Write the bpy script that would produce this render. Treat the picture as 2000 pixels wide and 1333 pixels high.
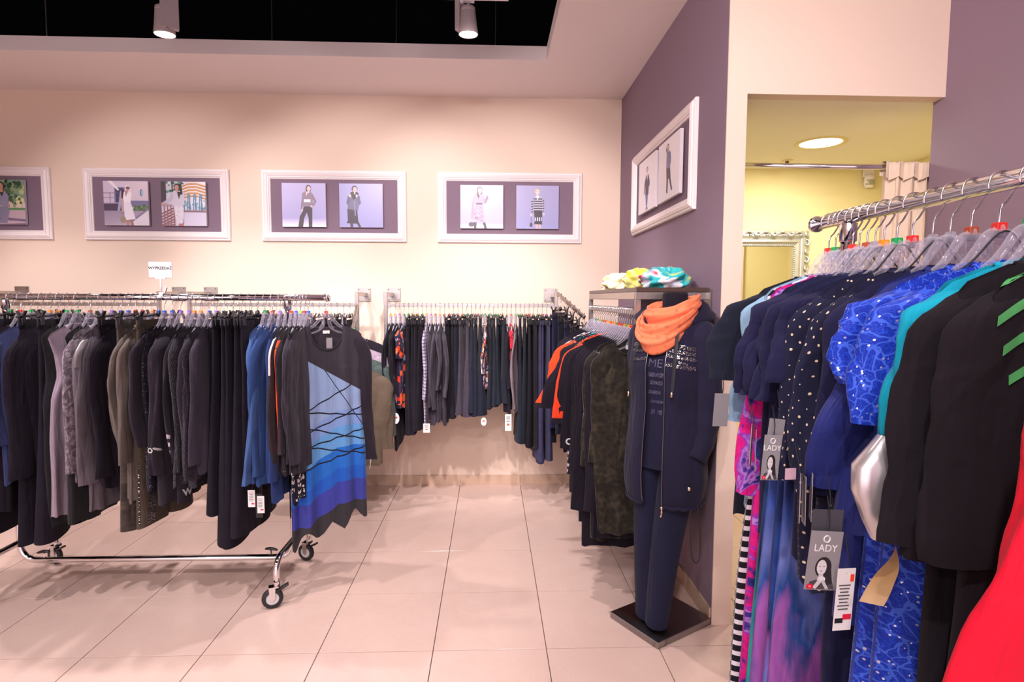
import bpy, bmesh, math, random
import numpy as np
from mathutils import Vector, Matrix
from mathutils.bvhtree import BVHTree

for _o in list(bpy.data.objects):
    bpy.data.objects.remove(_o)
SC = bpy.context.scene
COL = SC.collection
R = math.radians
PI = math.pi

# ------------------------------------------------------------------ camera
CAM_H = 1.515
cam_data = bpy.data.cameras.new('camera')
cam_data.sensor_width = 36.0
cam_data.lens = 1118.7 / 2000 * 36.0
cam_data.clip_start = 0.02
cam = bpy.data.objects.new('camera', cam_data)
COL.objects.link(cam)
_yaw, _pitch, _roll = R(2.158), R(4.211), R(0.222)
_f = Vector((math.sin(_yaw) * math.cos(_pitch), math.cos(_yaw) * math.cos(_pitch), -math.sin(_pitch)))
_r = Vector((math.cos(_yaw), -math.sin(_yaw), 0))
_u = _r.cross(_f)
_r2 = _r * math.cos(_roll) + _u * math.sin(_roll)
_u2 = -_r * math.sin(_roll) + _u * math.cos(_roll)
_m = Matrix((( _r2.x, _u2.x, -_f.x), (_r2.y, _u2.y, -_f.y), (_r2.z, _u2.z, -_f.z)))
cam.matrix_world = Matrix.Translation((0, 0, CAM_H)) @ _m.to_4x4()
SC.camera = cam

# ------------------------------------------------------------------ world and exposure
world = bpy.data.worlds.new('shop_ambient')
SC.world = world
world.use_nodes = True
world.node_tree.nodes['Background'].inputs[0].default_value = (1.0, 0.86, 0.96, 1)
world.node_tree.nodes['Background'].inputs[1].default_value = 2.15
SC.view_settings.view_transform = 'Standard'
SC.view_settings.look = 'None'
SC.view_settings.gamma = 1.0
SC.view_settings.use_curve_mapping = False
SC.view_settings.exposure = 0.0
SC.cycles.max_bounces = 8
SC.cycles.diffuse_bounces = 4
SC.cycles.glossy_bounces = 4
SC.cycles.transmission_bounces = 4
SC.cycles.transparent_max_bounces = 24
SC.cycles.caustics_reflective = False
SC.cycles.caustics_refractive = False
SC.cycles.sample_clamp_indirect = 6.0

# every track spotlight of the shop: (x, y, z of lens, aim point, watts, beam degrees)
LAMP_TINT = (1.0, 0.885, 0.915)
SPOTS = [
    # the track by the wall (two of these are in the picture)
    (-1.827, 3.40, 2.985, (-1.75, 3.75, 0.0), 120, 100),
    (-0.128, 3.40, 3.020, (-0.05, 3.72, 0.0), 120, 100),
    (-3.450, 3.40, 2.985, (-3.40, 3.70, 0.0), 100, 100),
    # the middle track
    (-2.90, 1.90, 3.02, (-2.5, 4.5, 1.6), 150, 62),
    (-1.35, 1.90, 3.02, (-1.05, 4.5, 1.6), 250, 64),
    (-0.15, 1.90, 3.02, (0.05, 4.5, 1.6), 250, 64),
    (-2.15, 1.90, 3.02, (-1.9, 3.0, 0.8), 130, 85),
    (-0.55, 1.90, 3.02, (0.3, 2.6, 0.0), 100, 95),
    # the near track
    (-1.80, 0.10, 3.02, (-1.6, 2.8, 0.6), 130, 62),
    (0.15, 0.35, 3.02, (0.85, 2.5, 1.1), 75, 80),
    (-0.10, -0.35, 3.02, (0.95, 1.3, 1.2), 105, 95),
    (-0.95, 0.10, 3.02, (1.2, 3.2, 1.9), 140, 58),
    (0.22, 0.10, 3.02, (1.7, 2.6, 1.95), 120, 62),
    (-3.30, 0.10, 3.02, (-2.7, 3.2, 0.8), 100, 62),
    (-1.5, -1.9, 3.02, (-1.2, 0.2, 0.0), 110, 110),
    (-3.6, -1.9, 3.02, (-3.5, 0.2, 0.0), 110, 110),
    (0.2, -1.9, 3.02, (0.5, 0.6, 0.8), 110, 110),
]
for _x, _y, _z, _aim, _w, _b in SPOTS:
    _l = bpy.data.lights.new('track_spot_light', 'SPOT')
    _l.energy = _w
    _l.color = LAMP_TINT
    _l.spot_size = R(_b)
    _l.spot_blend = 0.55
    _l.shadow_soft_size = 0.035
    _o = bpy.data.objects.new('track_spot_light', _l)
    _o.location = (_x, _y, _z - 0.012)
    _o.rotation_euler = (Vector(_aim) - Vector((_x, _y, _z))).to_track_quat('-Z', 'Y').to_euler()
    COL.objects.link(_o)

# ------------------------------------------------------------------ helpers: tags and meshes
def tag(o, label=None, cat=None, group=None, kind=None):
    if label: o['label'] = label
    if cat: o['category'] = cat
    if group: o['group'] = group
    if kind: o['kind'] = kind
    return o

def new_obj(name, data, parent=None, loc=None):
    o = bpy.data.objects.new(name, data)
    COL.objects.link(o)
    if parent is not None:
        o.parent = parent
    if loc is not None:
        o.location = loc
    return o

def empty(name, loc=(0, 0, 0), rz=0.0):
    o = bpy.data.objects.new(name, None)
    o.empty_display_size = 0.05
    COL.objects.link(o)
    o.location = loc
    o.rotation_euler = (0, 0, rz)
    return o

def dup(o, parent=None):
    c = o.copy()
    COL.objects.link(c)
    c.parent = parent
    for ch in list(o.children):
        dup(ch, c)
    return c

class MB:
    """collects vertices, faces, uvs, material indices; build() links one mesh object"""
    def __init__(self):
        self.v = []; self.f = []; self.uv = []; self.mi = []; self.n = 0; self.has_uv = False
    def add(self, v, f, uv=None, mi=0):
        v = np.asarray(v, float).reshape(-1, 3)
        b = self.n
        self.v.append(v)
        self.f.extend([tuple(int(i) + b for i in q) for q in f])
        self.mi.extend([mi] * len(f))
        if uv is None:
            uv = v[:, [0, 2]]
        else:
            self.has_uv = True
        self.uv.append(np.asarray(uv, float).reshape(-1, 2))
        self.n += len(v)
        return self
    def box(self, c, s, rz=0.0, mi=0, rx=0.0, ry=0.0):
        x, y, z = s[0] / 2, s[1] / 2, s[2] / 2
        v = np.array([(-x,-y,-z),(x,-y,-z),(x,y,-z),(-x,y,-z),(-x,-y,z),(x,-y,z),(x,y,z),(-x,y,z)])
        if rz or rx or ry:
            M = np.array((Matrix.Rotation(rz, 3, 'Z') @ Matrix.Rotation(ry, 3, 'Y') @ Matrix.Rotation(rx, 3, 'X')))
            v = v @ M.T
        v = v + np.array(c)
        return self.add(v, [(0,3,2,1),(4,5,6,7),(0,1,5,4),(1,2,6,5),(2,3,7,6),(3,0,4,7)], mi=mi)
    def tube(self, pts, r, k=10, cap=True, mi=0, closed=False):
        P = np.asarray(pts, float)
        n = len(P)
        rr = np.full(n, r) if np.isscalar(r) else np.asarray(r, float)
        T = np.gradient(P, axis=0)
        if closed:
            T = np.roll(P, -1, 0) - np.roll(P, 1, 0)
        T /= np.maximum(np.linalg.norm(T, axis=1, keepdims=True), 1e-9)
        a = np.array([0, 0, 1.0]) if abs(T[0][2]) < 0.9 else np.array([1.0, 0, 0])
        N = np.cross(T[0], a); N /= np.linalg.norm(N)
        rings = []
        ang = np.arange(k) / k * 2 * PI
        for i in range(n):
            N = N - T[i] * np.dot(N, T[i]); N /= max(np.linalg.norm(N), 1e-9)
            B = np.cross(T[i], N)
            rings.append(P[i] + rr[i] * (np.cos(ang)[:, None] * N + np.sin(ang)[:, None] * B))
        self.loft(np.array(rings), close_rows=closed, mi=mi)
        if cap and not closed:
            b = self.n - n * k
            self.f.append(tuple(b + i for i in range(k))[::-1]); self.mi.append(mi)
            self.f.append(tuple(b + (n - 1) * k + i for i in range(k))); self.mi.append(mi)
        return self
    def loft(self, rings, uv=None, close=True, close_rows=False, mi=0):
        rings = np.asarray(rings, float)
        n, k = rings.shape[:2]
        f = []
        for i in range(n if close_rows else n - 1):
            i2 = (i + 1) % n
            for j in range(k if close else k - 1):
                j2 = (j + 1) % k
                f.append((i * k + j, i * k + j2, i2 * k + j2, i2 * k + j))
        return self.add(rings.reshape(-1, 3), f, None if uv is None else np.asarray(uv).reshape(-1, 2), mi)
    def lathe(self, prof, k=24, c=(0, 0, 0), axis='Z', mi=0):
        prof = np.asarray(prof, float)
        ang = np.arange(k) / k * 2 * PI
        rings = []
        for r, h in prof:
            if axis == 'Z':
                rings.append(np.stack([r * np.cos(ang), r * np.sin(ang), np.full(k, h)], 1))
            elif axis == 'X':
                rings.append(np.stack([np.full(k, h), r * np.cos(ang), r * np.sin(ang)], 1))
            else:
                rings.append(np.stack([r * np.sin(ang), np.full(k, h), r * np.cos(ang)], 1))
        return self.loft(np.array(rings) + np.array(c), mi=mi)
    def disc(self, c, r, k=24, axis='Z', mi=0):
        ang = np.arange(k) / k * 2 * PI
        if axis == 'Z':
            v = np.stack([r * np.cos(ang), r * np.sin(ang), 0 * ang], 1)
        elif axis == 'X':
            v = np.stack([0 * ang, r * np.cos(ang), r * np.sin(ang)], 1)
        else:
            v = np.stack([r * np.sin(ang), 0 * ang, r * np.cos(ang)], 1)
        return self.add(v + np.array(c), [tuple(range(k))], mi=mi)
    def mesh(self, name, mats=None, smooth=False, bevel=0):
        me = bpy.data.meshes.new(name)
        V = np.concatenate(self.v)
        me.from_pydata(V.tolist(), [], self.f)
        U = np.concatenate(self.uv)
        lay = me.uv_layers.new(name='UVMap')
        idx = np.empty(len(me.loops), dtype=np.int32)
        me.loops.foreach_get('vertex_index', idx)
        lay.data.foreach_set('uv', U[idx].astype(np.float32).ravel())
        if mats is not None:
            for m in (mats if isinstance(mats, (list, tuple)) else [mats]):
                me.materials.append(m)
        me.polygons.foreach_set('material_index', np.array(self.mi, dtype=np.int32))
        if bevel:
            bm = bmesh.new(); bm.from_mesh(me)
            bmesh.ops.bevel(bm, geom=list(bm.edges), offset=bevel, segments=1, affect='EDGES', profile=0.5)
            bm.to_mesh(me); bm.free()
        if smooth:
            me.polygons.foreach_set('use_smooth', np.ones(len(me.polygons), dtype=bool))
        me.update()
        return me
    def build(self, name, mats, parent=None, smooth=False, loc=None, bevel=0):
        return new_obj(name, self.mesh(name, mats, smooth, bevel), parent, loc)

def box_obj(name, c, s, mat, parent=None, bevel=0, rz=0.0):
    return MB().box((0, 0, 0), s).build(name, mat, parent, loc=c, bevel=bevel) if not rz else \
        MB().box((0, 0, 0), s, rz=rz).build(name, mat, parent, loc=c, bevel=bevel)

def smooth_path(pts, n=8):
    """Catmull-Rom through the points"""
    P = np.asarray(pts, float)
    P = np.vstack([2 * P[0] - P[1], P, 2 * P[-1] - P[-2]])
    out = []
    for i in range(1, len(P) - 2):
        p0, p1, p2, p3 = P[i-1], P[i], P[i+1], P[i+2]
        for t in np.arange(n) / n:
            out.append(0.5 * (2*p1 + (p2-p0)*t + (2*p0-5*p1+4*p2-p3)*t*t + (3*p1-p0-3*p2+p3)*t**3))
    out.append(P[-2])
    return np.array(out)

def bend_path(pts, rad, n=6):
    """polyline with rounded corners"""
    P = [Vector(p) for p in pts]
    out = [P[0]]
    for i in range(1, len(P) - 1):
        a = (P[i-1] - P[i]).normalized(); b = (P[i+1] - P[i]).normalized()
        s = P[i] + a * rad; e = P[i] + b * rad
        for t in np.linspace(0, 1, n):
            out.append(s.lerp(P[i], t).lerp(P[i].lerp(e, t), t))
    out.append(P[-1])
    return np.array([tuple(p) for p in out])

# ------------------------------------------------------------------ helpers: materials
MATS = {}
def srgb(h):
    h = h.lstrip('#')
    c = [int(h[i:i+2], 16) / 255 for i in (0, 2, 4)]
    return tuple((x / 12.92 if x <= 0.04045 else ((x + 0.055) / 1.055) ** 2.4) for x in c) + (1.0,)

class NT:
    def __init__(self, name):
        self.m = bpy.data.materials.new(name)
        self.m.use_nodes = True
        self.t = self.m.node_tree
        self.b = self.t.nodes['Principled BSDF']
        self.out = self.t.nodes['Material Output']
    def n(self, kind, **kw):
        nd = self.t.nodes.new('ShaderNode' + kind)
        for k, v in kw.items():
            setattr(nd, k, v)
        return nd
    def link(self, a, b):
        self.t.links.new(a, b)
    def set(self, **kw):
        for k, v in kw.items():
            self.b.inputs[k.replace('_', ' ')].default_value = v
    def math(self, op, a, b=None, c=None, clamp=False):
        nd = self.n('Math', operation=op, use_clamp=clamp)
        for i, x in enumerate((a, b, c)):
            if x is None: continue
            if isinstance(x, (int, float)): nd.inputs[i].default_value = x
            else: self.link(x, nd.inputs[i])
        return nd.outputs[0]
    def uv(self):
        nd = self.n('UVMap'); nd.uv_map = 'UVMap'
        return nd.outputs[0]
    def sep(self, v):
        nd = self.n('SeparateXYZ'); self.link(v, nd.inputs[0])
        return nd.outputs
    def comb(self, x, y, z=0.0):
        nd = self.n('CombineXYZ')
        for i, q in enumerate((x, y, z)):
            if isinstance(q, (int, float)): nd.inputs[i].default_value = q
            else: self.link(q, nd.inputs[i])
        return nd.outputs[0]
    def noise(self, v, scale, detail=3.0, rough=0.5, dist=0.0, out=0):
        nd = self.n('TexNoise')
        nd.inputs['Scale'].default_value = scale
        nd.inputs['Detail'].default_value = detail
        nd.inputs['Roughness'].default_value = rough
        nd.inputs['Distortion'].default_value = dist
        if v is not None: self.link(v, nd.inputs['Vector'])
        return nd.outputs[out]
    def voro(self, v, scale, feature='F1', rand=1.0):
        nd = self.n('TexVoronoi', feature=feature)
        nd.inputs['Scale'].default_value = scale
        nd.inputs['Randomness'].default_value = rand
        self.link(v, nd.inputs['Vector'])
        return nd
    def ramp(self, fac, stops, interp='LINEAR'):
        nd = self.n('ValToRGB')
        cr = nd.color_ramp
        cr.interpolation = interp
        while len(cr.elements) < len(stops):
            cr.elements.new(0.5)
        for e, (p, c) in zip(cr.elements, stops):
            e.position = p
            e.color = srgb(c) if isinstance(c, str) else c
        self.link(fac, nd.inputs[0])
        return nd.outputs[0]
    def mix(self, fac, a, b, mode='MIX'):
        nd = self.n('Mix', data_type='RGBA', blend_type=mode)
        for sock, x in ((nd.inputs['Factor'], fac), (nd.inputs[6], a), (nd.inputs[7], b)):
            if isinstance(x, (int, float)): sock.default_value = x
            elif isinstance(x, str): sock.default_value = srgb(x)
            elif isinstance(x, tuple): sock.default_value = x
            else: self.link(x, sock)
        return nd.outputs[2]
    def color(self, sock):
        self.link(sock, self.b.inputs['Base Color'])
    def bump(self, h, strength=0.3, dist=0.002):
        nd = self.n('Bump')
        nd.inputs['Strength'].default_value = strength
        nd.inputs['Distance'].default_value = dist
        self.link(h, nd.inputs['Height'])
        self.link(nd.outputs[0], self.b.inputs['Normal'])
    def creases(self, weave=None, k=0.04):
        """long soft creases down the cloth plus the weave"""
        mp = self.n('Mapping'); mp.inputs['Scale'].default_value = (20.0, 3.2, 1); self.link(self.uv(), mp.inputs[0])
        oi = self.n('ObjectInfo'); ad = self.n('VectorMath', operation='ADD'); self.link(mp.outputs[0], ad.inputs[0])
        sc = self.n('VectorMath', operation='SCALE'); self.link(oi.outputs['Location'], sc.inputs[0]); sc.inputs['Scale'].default_value = 7.0
        self.link(sc.outputs[0], ad.inputs[1])
        h = self.noise(ad.outputs[0], 1.0, 2.5, 0.55, 0.9)
        mp2 = self.n('Mapping'); mp2.inputs['Scale'].default_value = (9.0, 16.0, 1); mp2.inputs['Rotation'].default_value = (0, 0, 0.6); self.link(self.uv(), mp2.inputs[0])
        h2 = self.noise(mp2.outputs[0], 1.0, 2.0, 0.5, 0.6)
        h = self.math('MULTIPLY_ADD', h2, 0.35, h)
        if weave is not None:
            h = self.math('MULTIPLY_ADD', weave, k, h)
        self.bump(h, 0.55, 0.022)
    def objco(self):
        return self.n('TexCoord').outputs['Object']

def plain(name, col, rough=0.5, metal=0.0, spec=0.5, noise=0.0, **kw):
    if name in MATS: return MATS[name]
    t = NT(name)
    c = srgb(col) if isinstance(col, str) else col
    t.set(Base_Color=c, Roughness=rough, Metallic=metal, Specular_IOR_Level=spec, **kw)
    if noise:
        nz = t.noise(t.objco(), noise, 2.0)
        t.color(t.mix(nz, tuple(x * 0.86 for x in c[:3]) + (1,), tuple(min(1, x * 1.1) for x in c[:3]) + (1,)))
    MATS[name] = t.m
    return t.m

def emit(name, col, strength):
    t = NT(name)
    t.set(Base_Color=(0, 0, 0, 1), Emission_Color=srgb(col), Emission_Strength=strength)
    return t.m

def painted(name, col, bump=0.12, scale=180):
    t = NT(name)
    c = srgb(col)
    g = t.n('NewGeometry').outputs['Position']
    n1 = t.noise(g, scale, 4.0)
    n2 = t.noise(g, 0.9, 2.0)
    t.color(t.mix(n2, tuple(x * 0.96 for x in c[:3]) + (1,), c))
    t.set(Roughness=0.75, Specular_IOR_Level=0.25)
    t.bump(n1, bump, 0.001)
    return t.m

def fabric(name, col, rough=0.9, sheen=0.12, weave=900, bump=0.35, vary=0.25, coarse=None):
    """plain cloth: colour, slight unevenness, weave relief"""
    if name in MATS: return MATS[name]
    t = NT(name)
    c = srgb(col)
    u = t.uv()
    n2 = t.noise(u, 14, 3.0)
    t.color(t.mix(n2, tuple(x * (1 - vary) for x in c[:3]) + (1,), tuple(min(1, x * (1 + vary)) for x in c[:3]) + (1,)))
    t.set(Roughness=rough, Specular_IOR_Level=0.22, Sheen_Weight=sheen * 0.35, Sheen_Roughness=0.5)
    n1 = t.noise(u, weave if coarse is None else coarse, 2.0)
    t.creases(n1, 0.10 * bump if coarse is None else 0.35 * bump)
    MATS[name] = t.m
    return t.m

def pattern_mat(name, fn, rough=0.85, sheen=0.1, spec=0.25):
    if name in MATS: return MATS[name]
    t = NT(name)
    t.set(Roughness=rough, Specular_IOR_Level=spec, Sheen_Weight=sheen)
    fn(t)
    if not t.b.inputs['Normal'].is_linked: t.creases()
    t.b.inputs['Sheen Weight'].default_value *= 0.5
    MATS[name] = t.m
    return t.m

# ------------------------------------------------------------------ shared materials
M_WALL = painted('cream_wall_paint', '#e6d0bd')
M_CEIL = painted('white_ceiling_paint', '#f2e6e3', 0.08)
M_PURPLE = painted('aubergine_wall_paint', '#8c7786', 0.2)
M_YELLOW = painted('yellow_wall_paint', '#eadca6')
M_FITCEIL = painted('fitting_room_ceiling_paint', '#efe8d8')
M_BLACKVOID = plain('black_void_paint', (0.004, 0.004, 0.006, 1), 0.95, spec=0.05)
M_CHROME = plain('polished_chrome', (0.82, 0.80, 0.82, 1), 0.08, 1.0)
M_WIRE = plain('hanger_wire_chrome', (0.78, 0.77, 0.80, 1), 0.16, 1.0)
M_STEEL = plain('brushed_steel', (0.50, 0.45, 0.42, 1), 0.34, 1.0, noise=60)
M_DARKSTEEL = plain('dark_brushed_steel', (0.16, 0.15, 0.16, 1), 0.30, 1.0, noise=8)
M_RUBBER = plain('black_rubber', (0.015, 0.014, 0.015, 1), 0.6)
M_BLACKPL = plain('black_plastic', (0.012, 0.011, 0.013, 1), 0.32)
M_GREYPL = plain('grey_plastic_hub', (0.62, 0.60, 0.60, 1), 0.4)
M_LAMP = plain('lamp_grey_paint', '#b9a9a9', 0.45)
M_WHITEPL = plain('white_plastic', '#efe6ea', 0.35)
M_FRAME = plain('white_frame_lacquer', '#f0e4e2', 0.4)
M_BACKING = painted('aubergine_backing_board', '#806c7b', 0.1)
M_DARKWOOD = plain('dark_brown_shelf_laminate', '#4a3830', 0.35, noise=20)
M_CARD = plain('grey_card', '#8f8a8c', 0.5)
M_WHITECARD = plain('white_card', '#e8e2e0', 0.5)
M_REDINK = plain('red_ink', '#d8203c', 0.6)
M_ORANGEINK = plain('orange_ink', '#ef4a22', 0.6)
M_BLACKINK = plain('black_ink', '#1a1718', 0.6)
M_WHITEINK = plain('white_ink', '#e8e4e4', 0.6)
M_GREYINK = plain('grey_ink', '#4c484b', 0.6)
M_CORD = plain('black_cord', (0.012, 0.012, 0.016, 1), 0.7)
M_WHITECORD = plain('white_cord', '#e6dfe0', 0.7)
M_GOLD = plain('pale_gold_metal', (0.78, 0.62, 0.42, 1), 0.25, 1.0)

def _clear():
    t = NT('clear_hanger_plastic')
    tr = t.n('BsdfTransparent'); tr.inputs[0].default_value = (0.90, 0.88, 0.92, 1)
    gl = t.n('BsdfPrincipled')
    gl.inputs['Base Color'].default_value = (0.70, 0.67, 0.74, 1)
    gl.inputs['Roughness'].default_value = 0.08
    gl.inputs['Specular IOR Level'].default_value = 1.0
    fr = t.n('LayerWeight'); fr.inputs['Blend'].default_value = 0.45
    mx = t.n('MixShader')
    f = t.math('MULTIPLY_ADD', fr.outputs['Facing'], 0.50, 0.06, clamp=True)
    t.link(f, mx.inputs[0]); t.link(tr.outputs[0], mx.inputs[1]); t.link(gl.outputs[0], mx.inputs[2])
    t.link(mx.outputs[0], t.out.inputs['Surface'])
    return t.m
M_CLEAR = _clear()

def _tile():
    t = NT('polished_beige_tile')
    oi = t.n('ObjectInfo')
    v = t.n('VectorMath', operation='ADD')
    t.link(t.objco(), v.inputs[0]); t.link(oi.outputs['Location'], v.inputs[1])
    n1 = t.noise(v.outputs[0], 3.2, 6.0, 0.6, 1.2)
    n2 = t.noise(v.outputs[0], 9.0, 8.0, 0.65, 2.5)
    vein = t.ramp(n2, [(0.0, (0, 0, 0, 1)), (0.475, (0, 0, 0, 1)), (0.5, (1, 1, 1, 1)), (0.525, (0, 0, 0, 1)), (1, (0, 0, 0, 1))])
    base = t.mix(n1, '#d2b4a6', '#dfc5b8')
    vs = t.math('MULTIPLY', vein, 0.16)
    t.color(t.mix(vs, base, '#c39f8d'))
    t.set(Roughness=0.16, Specular_IOR_Level=0.5)
    return t.m
M_TILE = _tile()
M_GROUT = plain('dark_grout', '#5d4a44', 0.9)

# ------------------------------------------------------------------ the room
YB = 4.598      # back wall
XP = 1.031      # aubergine side wall
ZC = 3.082      # plasterboard ceiling
ZV = 3.172      # its top, where the black void starts
XL, YR, XR = -5.3, -3.4, 2.008
XJ = 1.119      # jamb of the fitting room opening
ZH = 2.412      # header and fitting room ceiling

def slab(name, x0, x1, y0, y1, z0, z1, mat, label, cat, parent=None):
    o = box_obj(name, ((x0+x1)/2, (y0+y1)/2, (z0+z1)/2), (x1-x0, y1-y0, z1-z0), mat, parent)
    if parent is None:
        tag(o, label, cat, kind='structure')
    return o

floor = slab('floor', XL, 2.9, YR, YB, -0.12, -0.004, M_GROUT, 'polished beige stone tile floor with thin dark joints', 'floor')
TS = 0.49
tile_mesh = MB().box((0, 0, 0), (TS - 0.0036, TS - 0.0036, 0.012)).mesh('tile', M_TILE, bevel=0.0008)
_gx, _gy = -0.7358, 1.8845
def clipped_tile(x0, x1, y0, y1):
    x0, x1, y0, y1 = max(x0, XL), min(x1, 2.9), max(y0, YR), min(y1, YB)
    if x1 - x0 < 0.02 or y1 - y0 < 0.02: return
    cx, cy = (x0 + x1) / 2, (y0 + y1) / 2
    w, d = x1 - x0, y1 - y0
    if abs(w - TS) < 1e-4 and abs(d - TS) < 1e-4:
        me = tile_mesh
    else:
        me = MB().box((0, 0, 0), (w - 0.0036, d - 0.0036, 0.012)).mesh('tile', M_TILE, bevel=0.0008)
    o = new_obj('tile', me, floor)
    o.location = (cx - floor.location.x, cy - floor.location.y, -0.006 - floor.location.z)
for _i in range(-10, 8):
    for _j in range(-11, 6):
        clipped_tile(_gx + _i * TS, _gx + (_i + 1) * TS, _gy + _j * TS, _gy + (_j + 1) * TS)

slab('wall_back', XL, XJ, YB, YB + 0.15, 0, 4.3, M_WALL, 'cream painted back wall behind the hanging rails', 'wall')
slab('wall_side', XP, XJ, 2.538, YB, 0, ZV, M_PURPLE, 'aubergine painted side wall with one framed picture', 'wall')
# cream cheek of the partition and the header over the fitting room opening
slab('wall_pillar', XP, XJ, 2.530, 2.537, 0, ZV, M_WALL, 'narrow cream end face of the aubergine partition', 'wall')
slab('wall_header', XJ, XR, 2.530, 2.60, ZH, ZV, M_WALL, 'cream wall panel above the fitting room opening', 'wall')
slab('wall_right', XR, XR + 0.12, YR, 2.60, 0, ZV, M_PURPLE, 'aubergine wall next to the fitting room opening', 'wall')
slab('wall_left', XL - 0.12, XL, YR, YB, 0, 4.3, M_WALL, 'cream wall at the far end of the shop', 'wall')
slab('wall_rear', XL, XR, YR - 0.12, YR, 2.7, 4.3, M_WALL, 'cream lintel over the open shop entrance', 'wall')
# fitting room
slab('wall_fitting_back', XJ, 2.86, 3.92, 4.0, 0, ZH, M_YELLOW, 'yellow back wall of the fitting room', 'wall')
slab('wall_fitting_side', 2.74, 2.86, 2.60, 3.92, 0, ZH, M_YELLOW, 'yellow side wall of the fitting room', 'wall')
slab('wall_fitting_inner', XJ, XJ + 0.012, 2.60, 3.92, 0, ZH, M_YELLOW, 'yellow inner face of the partition in the fitting room', 'wall')
slab('wall_fitting_front', XR + 0.12, 2.74, 2.54, 2.60, 0, ZH, M_YELLOW, 'yellow front wall of the fitting room behind aubergine wall', 'wall')
slab('ceiling_fitting', XJ, 2.86, 2.601, 4.0, ZH + 0.001, 2.50, M_FITCEIL, 'pale low ceiling of the fitting room', 'ceiling')
# plasterboard ceiling ring round the open black recess
slab('ceiling', XL, XP, 3.884, YB, ZC, ZV, M_CEIL, 'white plasterboard ceiling strip along the back wall', 'ceiling')
slab('ceiling_side', 0.368, XP, 2.0, 3.884, ZC, ZV, M_CEIL, 'white plasterboard ceiling strip beside the aubergine wall', 'ceiling')
slab('ceiling_near', 0.368, XR, YR, 2.0, ZC, ZV, M_CEIL, 'white plasterboard ceiling strip above the foreground rail', 'ceiling')
slab('ceiling_corner', XP, XR, 2.0, 2.53, ZC, ZV, M_CEIL, 'white plasterboard ceiling in front of the fitting room', 'ceiling')
slab('ceiling_far', XL, -4.9, YR, 3.884, ZC, ZV, M_CEIL, 'white plasterboard ceiling strip at the far end', 'ceiling')
slab('ceiling_rear', -4.9, 0.368, YR, -2.8, ZC, ZV, M_CEIL, 'white plasterboard ceiling strip on the entrance side', 'ceiling')
slab('ceiling_void', XL, XR + 0.12, YR, YB, 4.22, 4.3, M_BLACKVOID, 'black painted slab high inside the ceiling recess', 'ceiling')
slab('wall_void_back', XL, XR + 0.12, YB - 0.02, YB - 0.002, ZV, 4.22, M_BLACKVOID, 'black upper wall inside the ceiling recess', 'wall')
slab('wall_void_side', XR, XR + 0.12, YR, YB - 0.02, ZV, 4.22, M_BLACKVOID, 'black upper side wall inside the ceiling recess', 'wall')
# skirting of stone pieces
def skirting(name, along, a0, a1, fixed, h, start, label):
    root = empty(name, (0, 0, 0)); tag(root, label, 'skirting', kind='structure')
    p = start
    while p > a0: p -= TS
    while p < a1:
        q0, q1 = max(p, a0), min(p + TS, a1)
        if q1 - q0 > 0.01:
            if along == 'x':
                box_obj('tile', ((q0+q1)/2, fixed - 0.005, h/2), (q1-q0-0.003, 0.010, h), M_SKIRT, root, bevel=0.0008)
            else:
                box_obj('tile', (fixed - 0.005, (q0+q1)/2, h/2), (0.010, q1-q0-0.003, h), M_SKIRT, root, bevel=0.0008)
        p += TS
M_SKIRT = plain('beige_stone_skirting', '#c9ac94', 0.3, noise=6)
skirting('baseboard_back', 'x', XL, XP, YB, 0.078, _gx, 'beige stone skirting along the cream back wall')
skirting('baseboard_side', 'y', 2.54, YB - 0.011, XP, 0.078, _gy, 'beige stone skirting along the aubergine wall')

# suspension wires above the plasterboard
for _x in (-2.98, -1.49, -0.65, 0.03):
    _n = {-2.98: 'first', -1.49: 'second', -0.65: 'third', 0.03: 'fourth'}[_x]
    _o = MB().tube([(_x, 4.1, ZV), (_x + 0.01, 4.1, 4.22)], 0.0032, 6).build('suspension_wire', M_STEEL)
    tag(_o, 'thin ceiling suspension wire in black recess, %s counted towards the aubergine wall' % _n, 'wire', 'suspension wires in the ceiling recess')

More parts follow.
